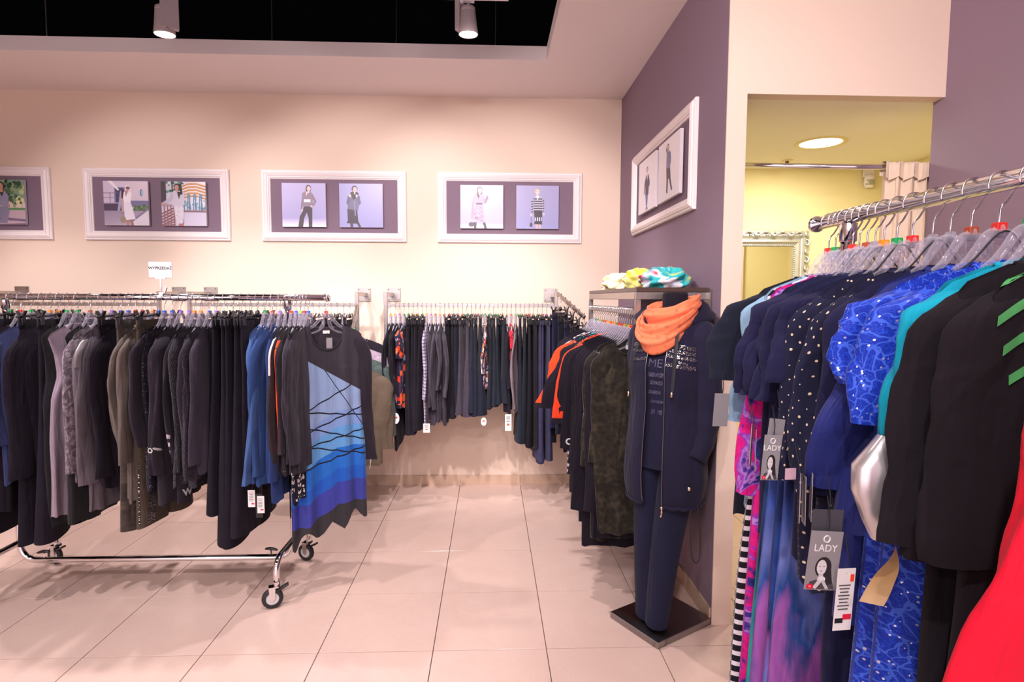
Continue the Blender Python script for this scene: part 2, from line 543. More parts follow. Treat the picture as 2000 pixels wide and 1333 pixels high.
# ------------------------------------------------------------------ track lights
M_LENS = emit('lamp_lens_glow', '#fff4ee', 14.0)
def make_spot(x, y, z, aim, label, grp, rz, gear_side=1):
    root = empty('track_spotlight', (x, y, z))
    root.scale = (0.84, 0.84, 0.84)
    zt = (3.218 - z) / 0.84
    tag(root, label, 'spotlight', grp)
    d = (Vector(aim) - Vector((x, y, z))).normalized()
    # heads tilt only part of the way, the wide beam does the rest
    d = Vector((d.x * 0.45, d.y * 0.30, -1)).normalized()
    q = d.to_track_quat('-Z', 'Y')
    b = MB().lathe([(0.062, 0.0), (0.066, 0.0), (0.066, 0.012), (0.060, 0.05), (0.050, 0.145), (0.049, 0.147), (0.049, 0.150), (0.050, 0.152), (0.047, 0.175), (0.040, 0.180), (0.0, 0.181)], 32)
    body = b.build('lamp_head', M_LAMP, root, smooth=False)
    body.data.polygons.foreach_set('use_smooth', np.ones(len(body.data.polygons), dtype=bool))
    body.rotation_euler = q.to_euler()
    lens = MB().disc((0, 0, 0.004), 0.0615, 32).build('lens', M_LENS, body)
    gx = 0.052 * gear_side
    g = MB().box((gx, -0.03 * gear_side, 0.125), (0.036, 0.105, 0.20), rz=rz)
    g.build('gear_box', M_LAMP, root, bevel=0.003)
    v = MB()
    for k in range(7):
        v.box((gx - 0.004, -0.03 * gear_side - 0.032 + k * 0.010, 0.0246), (0.016, 0.003, 0.001), rz=rz)
    v.build('vent_slots', M_BLACKPL, root)
    MB().tube([(0, 0, 0.165), (0, 0, zt - 0.008)], 0.008, 12).build('stem', M_LAMP, root)
    a = MB().box((-0.012, 0, zt - 0.0115), (0.105, 0.032, 0.022)); a.box((-0.045, 0, zt - 0.028), (0.022, 0.026, 0.014))
    a.build('track_adapter', M_WHITEPL, root, bevel=0.002)
    return root
_names = {0: 'grey track spotlight with gear box in front, above the pale outdoor photographs',
          1: 'grey track spotlight glowing above the gap between the wall rails'}
_W = ['first', 'second', 'third', 'fourth', 'fifth', 'sixth']
_rows, _cnt = {}, {}
for _i, _s in enumerate(SPOTS):
    _k = 'wall' if _s[1] > 3 else 'middle' if _s[1] > 1 else 'near' if _s[1] > -1 else 'entrance'
    _rows[_i] = (_W[_cnt.get(_k, 0)], _k); _cnt[_k] = _cnt.get(_k, 0) + 1
for _i, (_x, _y, _z, _aim, _w, _b) in enumerate(SPOTS):
    _lab = _names.get(_i) or 'grey track spotlight over the shop floor, %s on the %s track' % _rows[_i]
    make_spot(_x, _y, _z, _aim, _lab, 'grey track spotlights', R(-52) if _i == 0 else R(-28), 1 if _i == 0 else -1)
for _n, _y, _x0, _x1 in (('wall', 3.40, -4.6, 0.10), ('middle', 1.90, -4.6, 0.30), ('near', 0.10, -4.6, 0.30), ('entrance', -1.9, -4.6, 0.33)):
    t_ = empty('lighting_track', (0, _y, 3.218)); tag(t_, 'white lighting track carrying the %s row of spotlights' % _n, 'track')
    MB().box(((_x0+_x1)/2, 0, 0.016), (_x1-_x0, 0.034, 0.032)).build('rail_profile', M_WHITEPL, t_)
    for _sx in (_x0 + 0.4, (_x0+_x1)/2, _x1 - 0.4):
        MB().tube([(_sx, 0, 0.03), (_sx, 0, 1.002)], 0.003, 6).build('hanger_rod', M_STEEL, t_)

# ------------------------------------------------------------------ framed pictures
def _printmat():
    t = NT('photo_print_ink')
    a = t.n('VertexColor'); a.layer_name = 'Col'
    t.color(a.outputs['Color'])
    t.set(Roughness=0.35, Specular_IOR_Level=0.4)
    return t.m
M_PRINT = _printmat()
def print_mesh(name, w, h, polys, edge='#d8ccd0'):
    """polys: list of (points in 0..1, colour or list of colours); later ones lie a hair in front"""
    V, F, C = [], [], []
    d = 0.018
    def add(pts, cols):
        b = len(V); V.extend(pts); F.append(tuple(range(b, b + len(pts)))); C.append(cols)
    W, H = w / 2, h / 2
    edge = srgb(edge)
    add([(-W, 0, -H), (-W, 0, H), (-W, -d, H), (-W, -d, -H)], [edge]*4)
    add([(W, 0, -H), (W, -d, -H), (W, -d, H), (W, 0, H)], [edge]*4)
    add([(-W, 0, H), (W, 0, H), (W, -d, H), (-W, -d, H)], [edge]*4)
    add([(-W, 0, -H), (-W, -d, -H), (W, -d, -H), (W, 0, -H)], [edge]*4)
    for i, (pts, col) in enumerate(polys):
        y = -d - 0.00004 * i
        P = [((min(max(px, 0), 1) - 0.5) * w, y, (min(max(py, 0), 1) - 0.5) * h) for px, py in pts]
        cols = [srgb(c) for c in col] if isinstance(col, (list, tuple)) else [srgb(col)] * len(P)
        ar = sum(P[k][0] * P[(k+1) % len(P)][2] - P[(k+1) % len(P)][0] * P[k][2] for k in range(len(P)))
        if ar < 0: P = P[::-1]; cols = cols[::-1]
        add(P, cols)
    me = bpy.data.meshes.new(name)
    me.from_pydata(V, [], F)
    ca = me.color_attributes.new('Col', 'FLOAT_COLOR', 'CORNER')
    flat = np.array([c for cols in C for c in cols], dtype=np.float32)
    ca.data.foreach_set('color', flat.ravel())
    me.materials.append(M_PRINT)
    me.update()
    return me

def rect(x0, y0, x1, y1): return [(x0, y0), (x1, y0), (x1, y1), (x0, y1)]
def oval(cx, cy, rx, ry, n=14): return [(cx + rx * math.cos(2*PI*i/n), cy + ry * math.sin(2*PI*i/n)) for i in range(n)]
def grad(top, mid, bot, ym=0.2):
    return [(rect(0, ym, 1, 1), [mid, mid, top, top]), (rect(0, 0, 1, ym), [bot, bot, mid, mid])]
def foliage(x0, y0, x1, y1, n, cols, seed, r=0.05):
    rd = random.Random(seed); out = []
    for _ in range(n):
        cx, cy = rd.uniform(x0, x1), rd.uniform(y0, y1); rr = r * rd.uniform(0.5, 1.3)
        k = rd.randint(5, 7); a0 = rd.random() * 6
        out.append(([(cx + rr * rd.uniform(.6, 1) * math.cos(a0 + 2*PI*i/k), cy + rr * rd.uniform(.6, 1) * math.sin(a0 + 2*PI*i/k)) for i in range(k)], rd.choice(cols)))
    return out
def head(cx, cy, r, skin, hair, long=0.0, side=1):
    o = [(oval(cx, cy + r * 0.12, r * 1.05, r * 1.18), hair)]
    if long: o.append(([(cx - r * 1.0, cy + r * .3), (cx + r * 1.0, cy + r * .3), (cx + r * 0.9 * (1 if side > 0 else .6), cy - long), (cx - r * 1.1, cy - long)], hair))
    o.append((oval(cx + 0.12 * r * side, cy - r * 0.12, r * 0.74, r * 0.98), skin))
    o.append((rect(cx - r * .26, cy - r * 1.75, cx + r * .26, cy - r * .75), skin))
    o.append((rect(cx - r * .38, cy + r * .02, cx - r * .10, cy + r * .14), '#5a3a38'))
    o.append((rect(cx + r * .28, cy + r * .02, cx + r * .56, cy + r * .14), '#5a3a38'))
    o.append((rect(cx - r * .06, cy - r * .58, cx + r * .36, cy - r * .46), '#a85a5a'))
    return o

def photo_park_suit():
    p = [(rect(0, 0, 1, 1), '#d9c6cc'), (rect(0.25, .5, 1, 1), '#7f9a86')]
    p += foliage(.42, .55, .97, .97, 70, ['#33503c', '#4c6b46', '#22392c', '#8aa07a', '#b9c489', '#5b7d57'], 3, .06)
    p += foliage(.40, .42, .97, .58, 30, ['#c8bd92', '#8e9c68', '#49623f', '#d8d0a0'], 4, .05)
    p += [(rect(0, .30, 1, .37), '#5f8f5a'), (rect(0, 0, 1, .32), '#c3aab4')]
    p += [([(0, .22), (.5, .16), (1, .12), (1, .06), (.5, .10), (0, .05)], '#7c6a86'), ([(.3, 0), (1, .03), (1, 0)], '#7c6a86')]
    p += [([(.34, .40), (.62, .40), (.66, .30), (.62, .12), (.60, .03), (.42, .03), (.46, .14), (.36, .34)], '#8b86a0'),
          ([(.26, .42), (.28, .70), (.38, .76), (.58, .74), (.66, .62), (.62, .40), (.46, .42), (.36, .40)], '#9590aa'),
          ([(.26, .70), (.20, .58), (.24, .36), (.30, .34), (.31, .56)], '#837e98'),
          ([(.44, .75), (.56, .75), (.51, .62)], '#2c2430'), (rect(.46, .72, .54, .80), '#c08a78')]
    p += head(.48, .86, .075, '#c9927e', '#3a2a2c')
    p += [(oval(.30, .34, .025, .03), '#c08a78'), (oval(.64, .42, .025, .035), '#c08a78')]
    return p
def photo_terrace_white():
    p = [(rect(0, 0, 1, 1), ['#c9b8d0', '#c4b0c8', '#e2d3dc', '#cbbdd2']), (rect(0, 0, 1, .33), ['#b3a3b6', '#cfc6d8', '#a79aac', '#9a8ea6'])]
    p += [(rect(0, .33, .42, .50), '#57455c'), (rect(.24, .50, .48, .86), '#8088b4'), (rect(.27, .52, .45, .84), '#544560'),
          (rect(.60, .42, 1, .56), '#78769a'), (rect(.66, .33, 1, .45), '#6a7f66')]
    p += foliage(.66, .34, .99, .46, 26, ['#56704e', '#7a8f70', '#425a44'], 5, .03)
    p += [(rect(0, .72, .42, .735), '#7a6a80'), (rect(0, .62, .42, .63), '#7a6a80'), (rect(.14, .5, .155, .74), '#7a6a80'), (rect(0, .49, .42, .51), '#a99bb4')]
    p += [([(.10, 1), (.20, 1), (.36, .80), (.33, .78)], '#efe6e8'), ([(.30, .33), (.36, .33), (.44, .78), (.38, .78)], '#9aa6cc'),
          (oval(.85, .74, .035, .08), '#5d84a4'), (oval(.86, .74, .02, .06), '#9cc0d4'),
          ([(.62, .13), (1, .40), (1, .36), (.66, .08)], '#8d829c'), ([(.60, .0), (1, .0), (1, .35), (.66, .10)], '#ded7e2')]
    p += [([(.47, .13), (.56, .13), (.55, 0), (.50, 0)], '#b88a86'), ([(.56, .13), (.63, .13), (.66, 0), (.60, 0)], '#a87a78'),
          ([(.44, .54), (.60, .54), (.70, .14), (.46, .12)], '#e9e2ee'), ([(.44, .52), (.42, .74), (.52, .78), (.64, .74), (.60, .52)], '#f1eaf2'),
          ([(.42, .74), (.37, .60), (.40, .30), (.44, .30), (.45, .56)], '#c7a5a4'), ([(.60, .74), (.64, .82), (.60, .84), (.56, .76)], '#e9dde4'),
          ([(.48, .78), (.56, .78), (.50, .64)], '#b98a8c'), ([(.41, .78), (.47, .80), (.43, .60), (.40, .62)], '#4a2e38')]
    p += head(.545, .84, .055, '#c79a94', '#e6dce2')
    p += [(rect(.51, .83, .60, .855), '#4a3038'), (oval(.42, .13, .065, .085), '#a3917e'), ([(.38, .2), (.40, .3), (.44, .3), (.47, .2), (.44, .28), (.41, .28)], '#8c7868')]
    return p
def photo_bridge_suit():
    p = [(rect(0, 0, 1, 1), ['#cfc8de', '#d8d2e4', '#efe9ee', '#c9c2cc']), (rect(0, 0, 1, .32), '#cfc8dc')]
    p += foliage(.1, .72, .5, .99, 30, ['#5f8a78', '#7aa08c', '#476a5e', '#cfdfe4'], 8, .05)
    p += foliage(.48, .36, .98, .70, 26, ['#8fb0b0', '#bcd0d0', '#6d9088'], 9, .05)
    p += [(rect(0, .5, .11, 1), '#4a4048'), (rect(.24, .7, .27, 1), '#3c4a50')]
    for k in range(5):
        y = .92 - .07 * k
        p.append(([(.46, y - .02), (.62, y + .045), (.80, y + .05), (1, y - .01), (1, y - .05), (.80, y + .012), (.62, y + .008), (.47, y - .05)], ['#c98e52', '#d99c5c', '#d9a468', '#c98e52', '#b87f48', '#c98e52', '#c98e52', '#b87f48']))
        p.append(([(.46, y - .05), (.62, y + .008), (.80, y + .012), (1, y - .05), (1, y - .075), (.80, y - .01), (.62, y - .014), (.47, y - .07)], '#f2e7e4'))
    for k in range(11):
        x = .52 + k * .045
        p.append(([(x, .31), (x + .02, .31), (x + .02 + (.03 if k % 3 else -.05), .72), (x + (.03 if k % 3 else -.05), .72)], ['#3f6f96', '#5a8fb4', '#6fa0c0', '#487a9e']))
    p += [(rect(.48, .31, 1, .35), '#8d6a70'), ([(0, .50), (.30, .48), (.30, .43), (0, .44)], '#b59aa0')]
    for k in range(7):
        y = .40 - .065 * k
        p.append(([(0, y - .12), (.30, y + .03), (.30, y), (0, y - .15)], '#8c5654'))
    for k in range(4):
        p.append((rect(.05 + .075 * k, 0, .07 + .075 * k, .45), '#9b6a68'))
    p += [([(.36, .12), (.50, .12), (.48, 0), (.38, 0)], '#b5736c'), ([(.28, .45), (.50, .45), (.50, .22), (.46, .05), (.34, .05), (.30, .25)], '#ddd6e0'),
          ([(.24, .46), (.25, .74), (.30, .80), (.50, .78), (.53, .70), (.52, .48), (.42, .44)], '#cfc8d8'), ([(.25, .78), (.18, .62), (.02, .52), (.03, .48), (.20, .54), (.29, .66)], '#c2bacb'),
          ([(.36, .78), (.46, .76), (.40, .60)], '#2e2630'), (oval(.03, .50, .03, .02), '#cf9c90')]
    p += foliage(.31, .07, .49, .44, 24, ['#b9b0c2', '#c9c1cf'], 12, .018)
    p += head(.37, .87, .065, '#c99484', '#2c242e', 0, -1)
    p += [([(.40, .95), (.46, .94), (.49, .72), (.45, .70)], '#2c242e')]
    return p
def photo_studio(top_, mid_, bot_, fig, ym=.2):
    return grad(top_, mid_, bot_, ym) + fig
FIG_BELT = [([(.36, 0), (.47, 0), (.50, .20), (.56, .33), (.60, .20), (.60, 0), (.68, 0), (.69, .46), (.50, .48), (.46, .34), (.40, .24)], '#4a3c48'),
    ([(.47, .46), (.46, .76), (.52, .81), (.66, .80), (.71, .74), (.70, .48)], '#8f8090'),
    ([(.47, .76), (.44, .56), (.42, .40), (.46, .40), (.49, .58)], '#8a7a8a'), ([(.70, .76), (.79, .58), (.72, .47), (.69, .50), (.73, .58), (.68, .68)], '#8a7a8a'),
    (rect(.50, .565, .65, .63), '#f3ecf2'), ([(.54, .81), (.60, .80), (.56, .70)], '#e4c8c4'), (oval(.455, .38, .02, .03), '#dcbcb8'), (oval(.67, .47, .025, .025), '#dcbcb8')] + \
    head(.61, .88, .06, '#e4ccc8', '#5c4650', .07)
FIG_JACKET = [([(.25, 0), (.31, 0), (.31, .10), (.24, .10)], '#4c4048'), ([(.44, 0), (.50, 0), (.45, .10), (.39, .10)], '#4c4048'),
    ([(.18, .42), (.41, .40), (.43, .14), (.46, .08), (.16, .09), (.19, .16)], '#3f3440'), ([(.19, .42), (.20, .70), (.27, .77), (.42, .77), (.48, .70), (.43, .38)], '#6a6682'),
    ([(.20, .72), (.16, .56), (.20, .50), (.28, .66)], '#5e5a78'), ([(.46, .72), (.50, .56), (.46, .50), (.38, .66)], '#5e5a78'),
    ([(.25, .78), (.33, .62), (.45, .77), (.40, .82), (.28, .81)], '#2c2228'), ([(.33, .60), (.36, .60), (.38, .26), (.35, .26)], '#7d7898'),
    (oval(.25, .72, .025, .035), '#e2c4c0'), (oval(.40, .72, .022, .032), '#e2c4c0')] + head(.355, .87, .065, '#d8b0ac', '#372a32')
FIG_COAT = [([(.32, 0), (.37, 0), (.38, .14), (.31, .14)], '#4a3f4a'), ([(.56, 0), (.62, 0), (.58, .14), (.52, .14)], '#4a3f4a'),
    ([(.29, .14), (.57, .15), (.53, .48), (.55, .74), (.50, .80), (.34, .80), (.30, .72), (.30, .46)], '#b5a4ba'),
    ([(.31, .74), (.27, .58), (.25, .22), (.29, .22), (.32, .56)], '#a898b0'), ([(.53, .76), (.63, .62), (.57, .54), (.53, .60)], '#a898b0'), ([(.60, .60), (.66, .70), (.62, .78), (.56, .60)], '#8b7a90'),
    (rect(.37, .55, .51, .59), '#584a58'), ([(.38, .79), (.46, .78), (.42, .68)], '#4a3a48'), (oval(.26, .09, .07, .055), '#584c58')] + \
    foliage(.32, .17, .52, .52, 22, ['#8b7a92', '#cdbfd0', '#9a8aa2'], 21, .025) + head(.45, .88, .065, '#e8d2d2', '#7c6472', .10)
FIG_STRIPE = [([(.46, 0), (.51, 0), (.51, .12), (.45, .12)], '#d4b0ac'), ([(.53, 0), (.58, 0), (.58, .12), (.53, .12)], '#d4b0ac'),
    ([(.41, .43), (.61, .43), (.61, .10), (.42, .11), (.44, .2)], '#3c3038'), (rect(.445, .18, .60, .265), '#d8d4e0'),
    (rect(.465, .18, .49, .265), '#3c3038'), (rect(.515, .18, .535, .265), '#3c3038'), (rect(.56, .18, .58, .265), '#3c3038'),
    ([(.39, .43), (.39, .70), (.45, .76), (.58, .76), (.63, .70), (.62, .43)], '#b6b0c8'),
    ([(.39, .70), (.36, .52), (.34, .35), (.38, .35), (.41, .56)], '#a9a3bc'), ([(.62, .70), (.65, .52), (.66, .38), (.63, .38), (.60, .56)], '#a9a3bc')] + \
    [(rect(.40, .46 + .055 * k, .615, .485 + .055 * k), '#38303c') for k in range(5)] + \
    [([(.35, .38 + .06*k), (.39, .38 + .06*k), (.395, .405 + .06*k), (.355, .405 + .06*k)], '#38303c') for k in range(5)] + \
    [([(.625, .40 + .06*k), (.655, .40 + .06*k), (.65, .425 + .06*k), (.62, .425 + .06*k)], '#38303c') for k in range(5)] + \
    [([(.46, .77), (.54, .77), (.50, .66)], '#efeaf0'), (oval(.35, .09, .035, .05), '#4a3e48'), (rect(.345, .14, .355, .28), '#4a3e48'), (oval(.35, .32, .02, .03), '#e4c8c4'), (oval(.65, .34, .02, .03), '#e4c8c4')] + \
    head(.49, .86, .06, '#e8d2cc', '#c9b49a')
FIG_SUIT = [([(.44, .30), (.60, .30), (.57, .14), (.55, .05), (.50, .05), (.47, .16)], '#6a7cae'), ([(.44, .30), (.42, .52), (.46, .68), (.60, .68), (.66, .54), (.62, .30)], '#3c3a56'),
    ([(.46, .66), (.38, .56), (.34, .34), (.38, .34), (.43, .52)], '#3c3a56'), ([(.62, .66), (.69, .52), (.68, .42), (.62, .50)], '#3c3a56'), ([(.50, .68), (.58, .68), (.54, .56)], '#e6d0cc'),
    (rect(.48, .02, .52, .06), '#2c2630'), (rect(.55, .02, .59, .06), '#2c2630')] + head(.53, .77, .045, '#dcb4aa', '#4a3430')
FIG_BLOUSE = [([(.40, .52), (.58, .52), (.62, .30), (.70, .12), (.64, .11), (.54, .32), (.50, .34), (.48, .10), (.42, .11), (.42, .34)], '#3a3038'),
    ([(.40, .52), (.40, .74), (.44, .80), (.56, .78), (.60, .72), (.58, .50)], '#77779c'), ([(.41, .76), (.36, .84), (.38, .90), (.43, .80)], '#77779c'), ([(.59, .76), (.62, .62), (.58, .52), (.55, .56)], '#6a6a90')] + \
    foliage(.41, .54, .57, .76, 18, ['#9a9abc', '#55557a'], 31, .018) + head(.47, .86, .045, '#dcb8ae', '#4a3836', .06)

def make_frame(loc, w, rz, label, photos, grp='white framed fashion pictures', pw=0.335, h=0.548):
    root = empty('picture_frame', loc, rz)
    tag(root, label, 'picture', grp)
    prof = [(0.0, 0.0), (0.0, 0.016), (0.006, 0.022), (0.014, 0.022), (0.016, 0.028), (0.030, 0.036), (0.044, 0.030), (0.050, 0.024), (0.056, 0.024), (0.060, 0.018), (0.068, 0.014), (0.070, 0.006)]
    rings = []
    for ins, dep in prof:
        W, H = w / 2 - ins, h / 2 - ins
        rings.append([(-W, -dep, -H), (W, -dep, -H), (W, -dep, H), (-W, -dep, H)])
    MB().loft(np.array(rings)).build('moulding', M_FRAME, root)
    MB().box((0, -0.004, 0), (w - 0.13, 0.006, h - 0.13)).build('backing_board', M_BACKING, root)
    for (dx, polys, plab) in photos:
        o = new_obj('photo_print', print_mesh('photo_print', pw, 0.335, polys), root, (dx, -0.016, 0.004))
        o['label'] = plab
    return root
ZF = 2.231
make_frame((-3.925, YB - 0.001, ZF), 1.12, 0, 'white frame with a grey suit posed in a leafy park', [(0.215, photo_park_suit(), 'print of grey trouser suit in a park'), (-0.215, photo_terrace_white(), 'print of white dress on a terrace')])
make_frame((-2.572, YB - 0.001, ZF), 1.10, 0, 'white frame with white dress and pale suit photographed outdoors', [(-0.219, photo_terrace_white(), 'print of white dress on a terrace'), (0.213, photo_bridge_suit(), 'print of pale skirt suit on a bridge')])
make_frame((-1.218, YB - 0.001, ZF), 1.115, 0, 'white frame with belted blouse and dark jacket on lilac studio grounds',
    [(-0.228, photo_studio('#bdb6dc', '#a5a0cc', '#efe8f2', FIG_BELT), 'print of belted blouse and trousers'), (0.211, photo_studio('#a3a2d0', '#9a98c6', '#9896c4', FIG_JACKET), 'print of grey jacket and skirt')])
make_frame((0.154, YB - 0.001, ZF), 1.138, 0, 'white frame with long patterned coat and striped cardigan prints', 
    [(-0.223, photo_studio('#d3cbe6', '#b4b0d8', '#f1ebf4', FIG_COAT, .12), 'print of long patterned coat'), (0.215, photo_studio('#a8a4ca', '#9c9ac6', '#9898c8', FIG_STRIPE), 'print of striped cardigan and skirt')])
make_frame((XP - 0.001, 3.494, ZF + 0.012), 1.235, R(-90), 'white frame with two slim figures on white, on aubergine wall',
    [(-0.196, [(rect(0, 0, 1, 1), '#f1eaee')] + FIG_SUIT, 'print of dark cardigan on white'), (0.254, [(rect(0, 0, 1, 1), '#f1eaee')] + FIG_BLOUSE, 'print of patterned blouse on white')], pw=0.385)

# ------------------------------------------------------------------ rails and racks
def wall_rail(name, x0, x1, label, rail_y=4.298, rail_z=1.465):
    root = empty(name, (0, 0, 0)); tag(root, label, 'clothes rail', 'steel wall rails')
    MB().box(((x0+x1)/2, rail_y, rail_z), (x1-x0, 0.012, 0.026)).build('hang_bar', M_STEEL, root, bevel=0.001)
    for x, s in ((x0, 1), (x1, -1)):
        MB().box((x, rail_y, 1.30), (0.026, 0.026, 0.52)).build('upright', M_STEEL, root, bevel=0.002)
        MB().box((x + 0.0, (rail_y + YB) / 2, 1.545), (0.024, YB - rail_y - 0.02, 0.03)).build('arm', M_STEEL, root, bevel=0.001)
        MB().box((x + 0.012 * s, YB - 0.0045, 1.545), (0.105, 0.008, 0.105)).build('wall_plate', M_STEEL, root, bevel=0.001)
        b = MB()
        for dx in (-0.04, 0.04):
            for dz in (-0.04, 0.04):
                b.lathe([(0.0, -0.004), (0.004, -0.003), (0.0055, 0.0)], 8, (x + 0.012 * s + dx, YB - 0.008, 1.545 + dz), axis='Y')
        b.build('screws', M_DARKSTEEL, root)
    return root
wall_rail('wall_rail', -0.778, 0.492, 'brushed steel wall rail full of dark clothes, ending by the corner')
wall_rail('wall_rail', -2.205, -0.989, 'brushed steel wall rail behind the rolling rack, below two lilac photographs')
wall_rail('wall_rail', -3.640, -2.425, 'brushed steel wall rail behind the rolling rack, below the park photograph')

def waterfall(p0, p1, label):
    root = empty('waterfall_arm', p0); tag(root, label, 'clothes rail')
    a, b = Vector((0, 0, 0)), Vector(p1) - Vector(p0)
    n = b.normalized(); side = n.cross(Vector((0, 0, 1))).normalized(); up = side.cross(n)
    w, h = 0.008, 0.013
    V = []
    for q in (a, b):
        for s, t in ((-1, -1), (1, -1), (1, 1), (-1, 1)):
            V.append(tuple(q + side * (w * s) + up * (h * t)))
    MB().add(V, [(0,1,2,3)[::-1], (4,5,6,7), (0,1,5,4), (1,2,6,5), (2,3,7,6), (3,0,4,7)]).build('sloped_bar', M_STEEL, root, bevel=0.001)
    for k in range(6):
        q = a.lerp(b, (k + 0.7) / 6)
        MB().tube([tuple(q + up * 0.011), tuple(q + up * 0.024)], 0.004, 8).build('stop_pin', M_STEEL, root)
    return root
WF1 = ((-0.985, 4.28, 1.46), (-0.965, 3.93, 1.17))
WF2 = ((0.50, 4.28, 1.555), (0.664, 4.02, 1.385))
waterfall(*WF1, 'sloped steel display arm holding the olive sweatshirts')
waterfall(*WF2, 'sloped steel display arm with navy trousers beside the corner shelf')

# shelf unit on the aubergine wall
XS, YS0, YS1, ZS = 0.68, 2.665, 3.95, 1.545
def shelf_unit():
    root = empty('shelf_rail_unit', (0, 0, 0)); tag(root, 'steel wall unit with brown shelf and hanging bar beside mannequin', 'shelf unit')
    MB().box(((XS + XP) / 2, (YS0 + YS1) / 2, ZS + 0.016), (XP - XS - 0.004, YS1 - YS0, 0.02)).build('shelf_board', M_DARKWOOD, root, bevel=0.001)
    for y in (YS0 + 0.013, YS1 - 0.013):
        MB().box(((XS + XP) / 2, y, ZS - 0.013), (XP - XS - 0.004, 0.026, 0.036)).build('cross_bar', M_STEEL, root, bevel=0.002)
        MB().box((XS + 0.013, y, ZS - 0.302), (0.026, 0.026, 0.54)).build('upright', M_STEEL, root, bevel=0.002)
        MB().box((XP - 0.006, y, ZS - 0.03), (0.008, 0.08, 0.10)).build('wall_bracket', M_STEEL, root, bevel=0.001)
    MB().box((XS + 0.013, (YS0 + YS1) / 2, ZS - 0.013), (0.025, YS1 - YS0 - 0.053, 0.036)).build('front_bar', M_STEEL, root, bevel=0.002)
    MB().box((XS + 0.013, (YS0 + YS1) / 2, 1.452), (0.012, YS1 - YS0 - 0.05, 0.026)).build('hang_bar', M_STEEL, root, bevel=0.001)
shelf_unit()

def caster(root, x, y, rz, brake=True):
    c = empty('caster', (x, y, 0)); c.rotation_euler = (0, 0, rz); c.parent = root
    t = MB(); n = 20
    prof = [(0.030, -0.011), (0.044, -0.013), (0.049, -0.007), (0.050, 0.0), (0.049, 0.007), (0.044, 0.013), (0.030, 0.011)]
    t.lathe(prof, 28, (0.02, 0, 0.050), axis='Y'); t.build('tyre', M_RUBBER, c, smooth=True)
    h = MB().lathe([(0.0, -0.009), (0.010, -0.014), (0.012, -0.009), (0.026, -0.007), (0.032, -0.011), (0.032, 0.011), (0.026, 0.007), (0.012, 0.009), (0.010, 0.014), (0, 0.009)], 24, (0.02, 0, 0.050), axis='Y')
    h.build('hub', M_GREYPL, c, smooth=True)
    f = MB()
    for s in (-1, 1):
        V = [(0.006, 0.0165*s, 0.106), (0.036, 0.0165*s, 0.106), (0.032, 0.0165*s, 0.05), (0.02, 0.0165*s, 0.038), (0.008, 0.0165*s, 0.05)]
        V2 = [(a, b - 0.003*s, d) for a, b, d in V]
        f.add(V + V2, [(0,1,2,3,4), (9,8,7,6,5), (0,5,6,1), (1,6,7,2), (2,7,8,3), (3,8,9,4), (4,9,5,0)])
    f.box((0.014, 0, 0.107), (0.046, 0.036, 0.006)); f.lathe([(0.016, 0.108), (0.016, 0.132), (0.0, 0.132)], 16)
    f.build('fork', M_CHROME, c)
    if brake:
        MB().box((-0.030, 0, 0.098), (0.055, 0.024, 0.010), ry=R(28)).box((-0.006, 0, 0.112), (0.02, 0.030, 0.016)).build('brake_lever', M_BLACKPL, c, bevel=0.002)
    return c

def rolling_rack(loc, rz, x0, x1, p0, p1, zr, label, tube=0.0165):
    """chrome rack: posts and low bar are one bent tube, end bows carry the casters; local x runs along the rail"""
    root = empty('rolling_rack', loc, rz); tag(root, label, 'clothes rack', 'chrome rolling racks')
    rail = MB().tube([(x0, 0, zr), (x1, 0, zr)], tube, 20).build('hang_rail', M_CHROME, root, smooth=True)
    for x, s in ((x0, -1), (x1, 1)):
        MB().lathe([(0.0, 0.010*s), (0.016, 0.009*s), (0.021, 0.004*s), (0.0215, -0.004*s), (0.0165, -0.006*s)], 20, (x, 0, zr), axis='X').build('end_cap', M_CHROME, rail, smooth=True)
    MB().tube(bend_path([(p0, 0, zr - 0.012), (p0, 0, 0.140), (p1, 0, 0.140), (p1, 0, zr - 0.012)], 0.10, 9), 0.0150, 18).build('post_frame', M_CHROME, root, smooth=True)
    for x, s in ((p0, 1), (p1, -1)):
        MB().tube(bend_path([(x, -0.25, 0.120), (x, -0.25, 0.236), (x, 0.25, 0.236), (x, 0.25, 0.120)], 0.07, 8), 0.0155, 16).build('end_bow', M_CHROME, root, smooth=True)
        MB().lathe([(0.0165, zr - 0.06), (0.0195, zr - 0.058), (0.0195, zr - 0.016)], 16, (x, 0, 0)).build('socket', M_CHROME, root, smooth=True)
        k = MB().tube([(x + 0.12*s, 0, 0.15), (x + 0.12*s, 0, 0.176)], 0.005, 10)
        kn = k.build('clamp_screw', M_CHROME, root)
        MB().tube(smooth_path([(x + 0.085*s, 0, 0.178), (x + 0.12*s, 0, 0.186), (x + 0.150*s, 0, 0.184)], 5), [0.004, 0.006, 0.007, 0.008, 0.008, 0.008, 0.008, 0.008, 0.007, 0.006, 0.004], 10).build('clamp_knob', M_BLACKPL, kn, smooth=True)
        caster(root, x, -0.25, R(200), True)
        caster(root, x, 0.25, R(160), True)
    return root
RACK1 = (0, 3.0)           # rolling rack line y = 3.0
Z1 = 1.517
rolling_rack((0, 3.0, 0), 0, -2.85, -0.842, -2.455, -1.045, Z1, 'chrome rolling rack packed with dark clothes under the sale sign')
X2, Z2 = 0.868, 1.716
rolling_rack((X2, 0, 0), R(90), -0.35, 1.515, 0.02, 1.375, Z2, 'tall chrome rolling rack of navy and blue dresses in foreground')

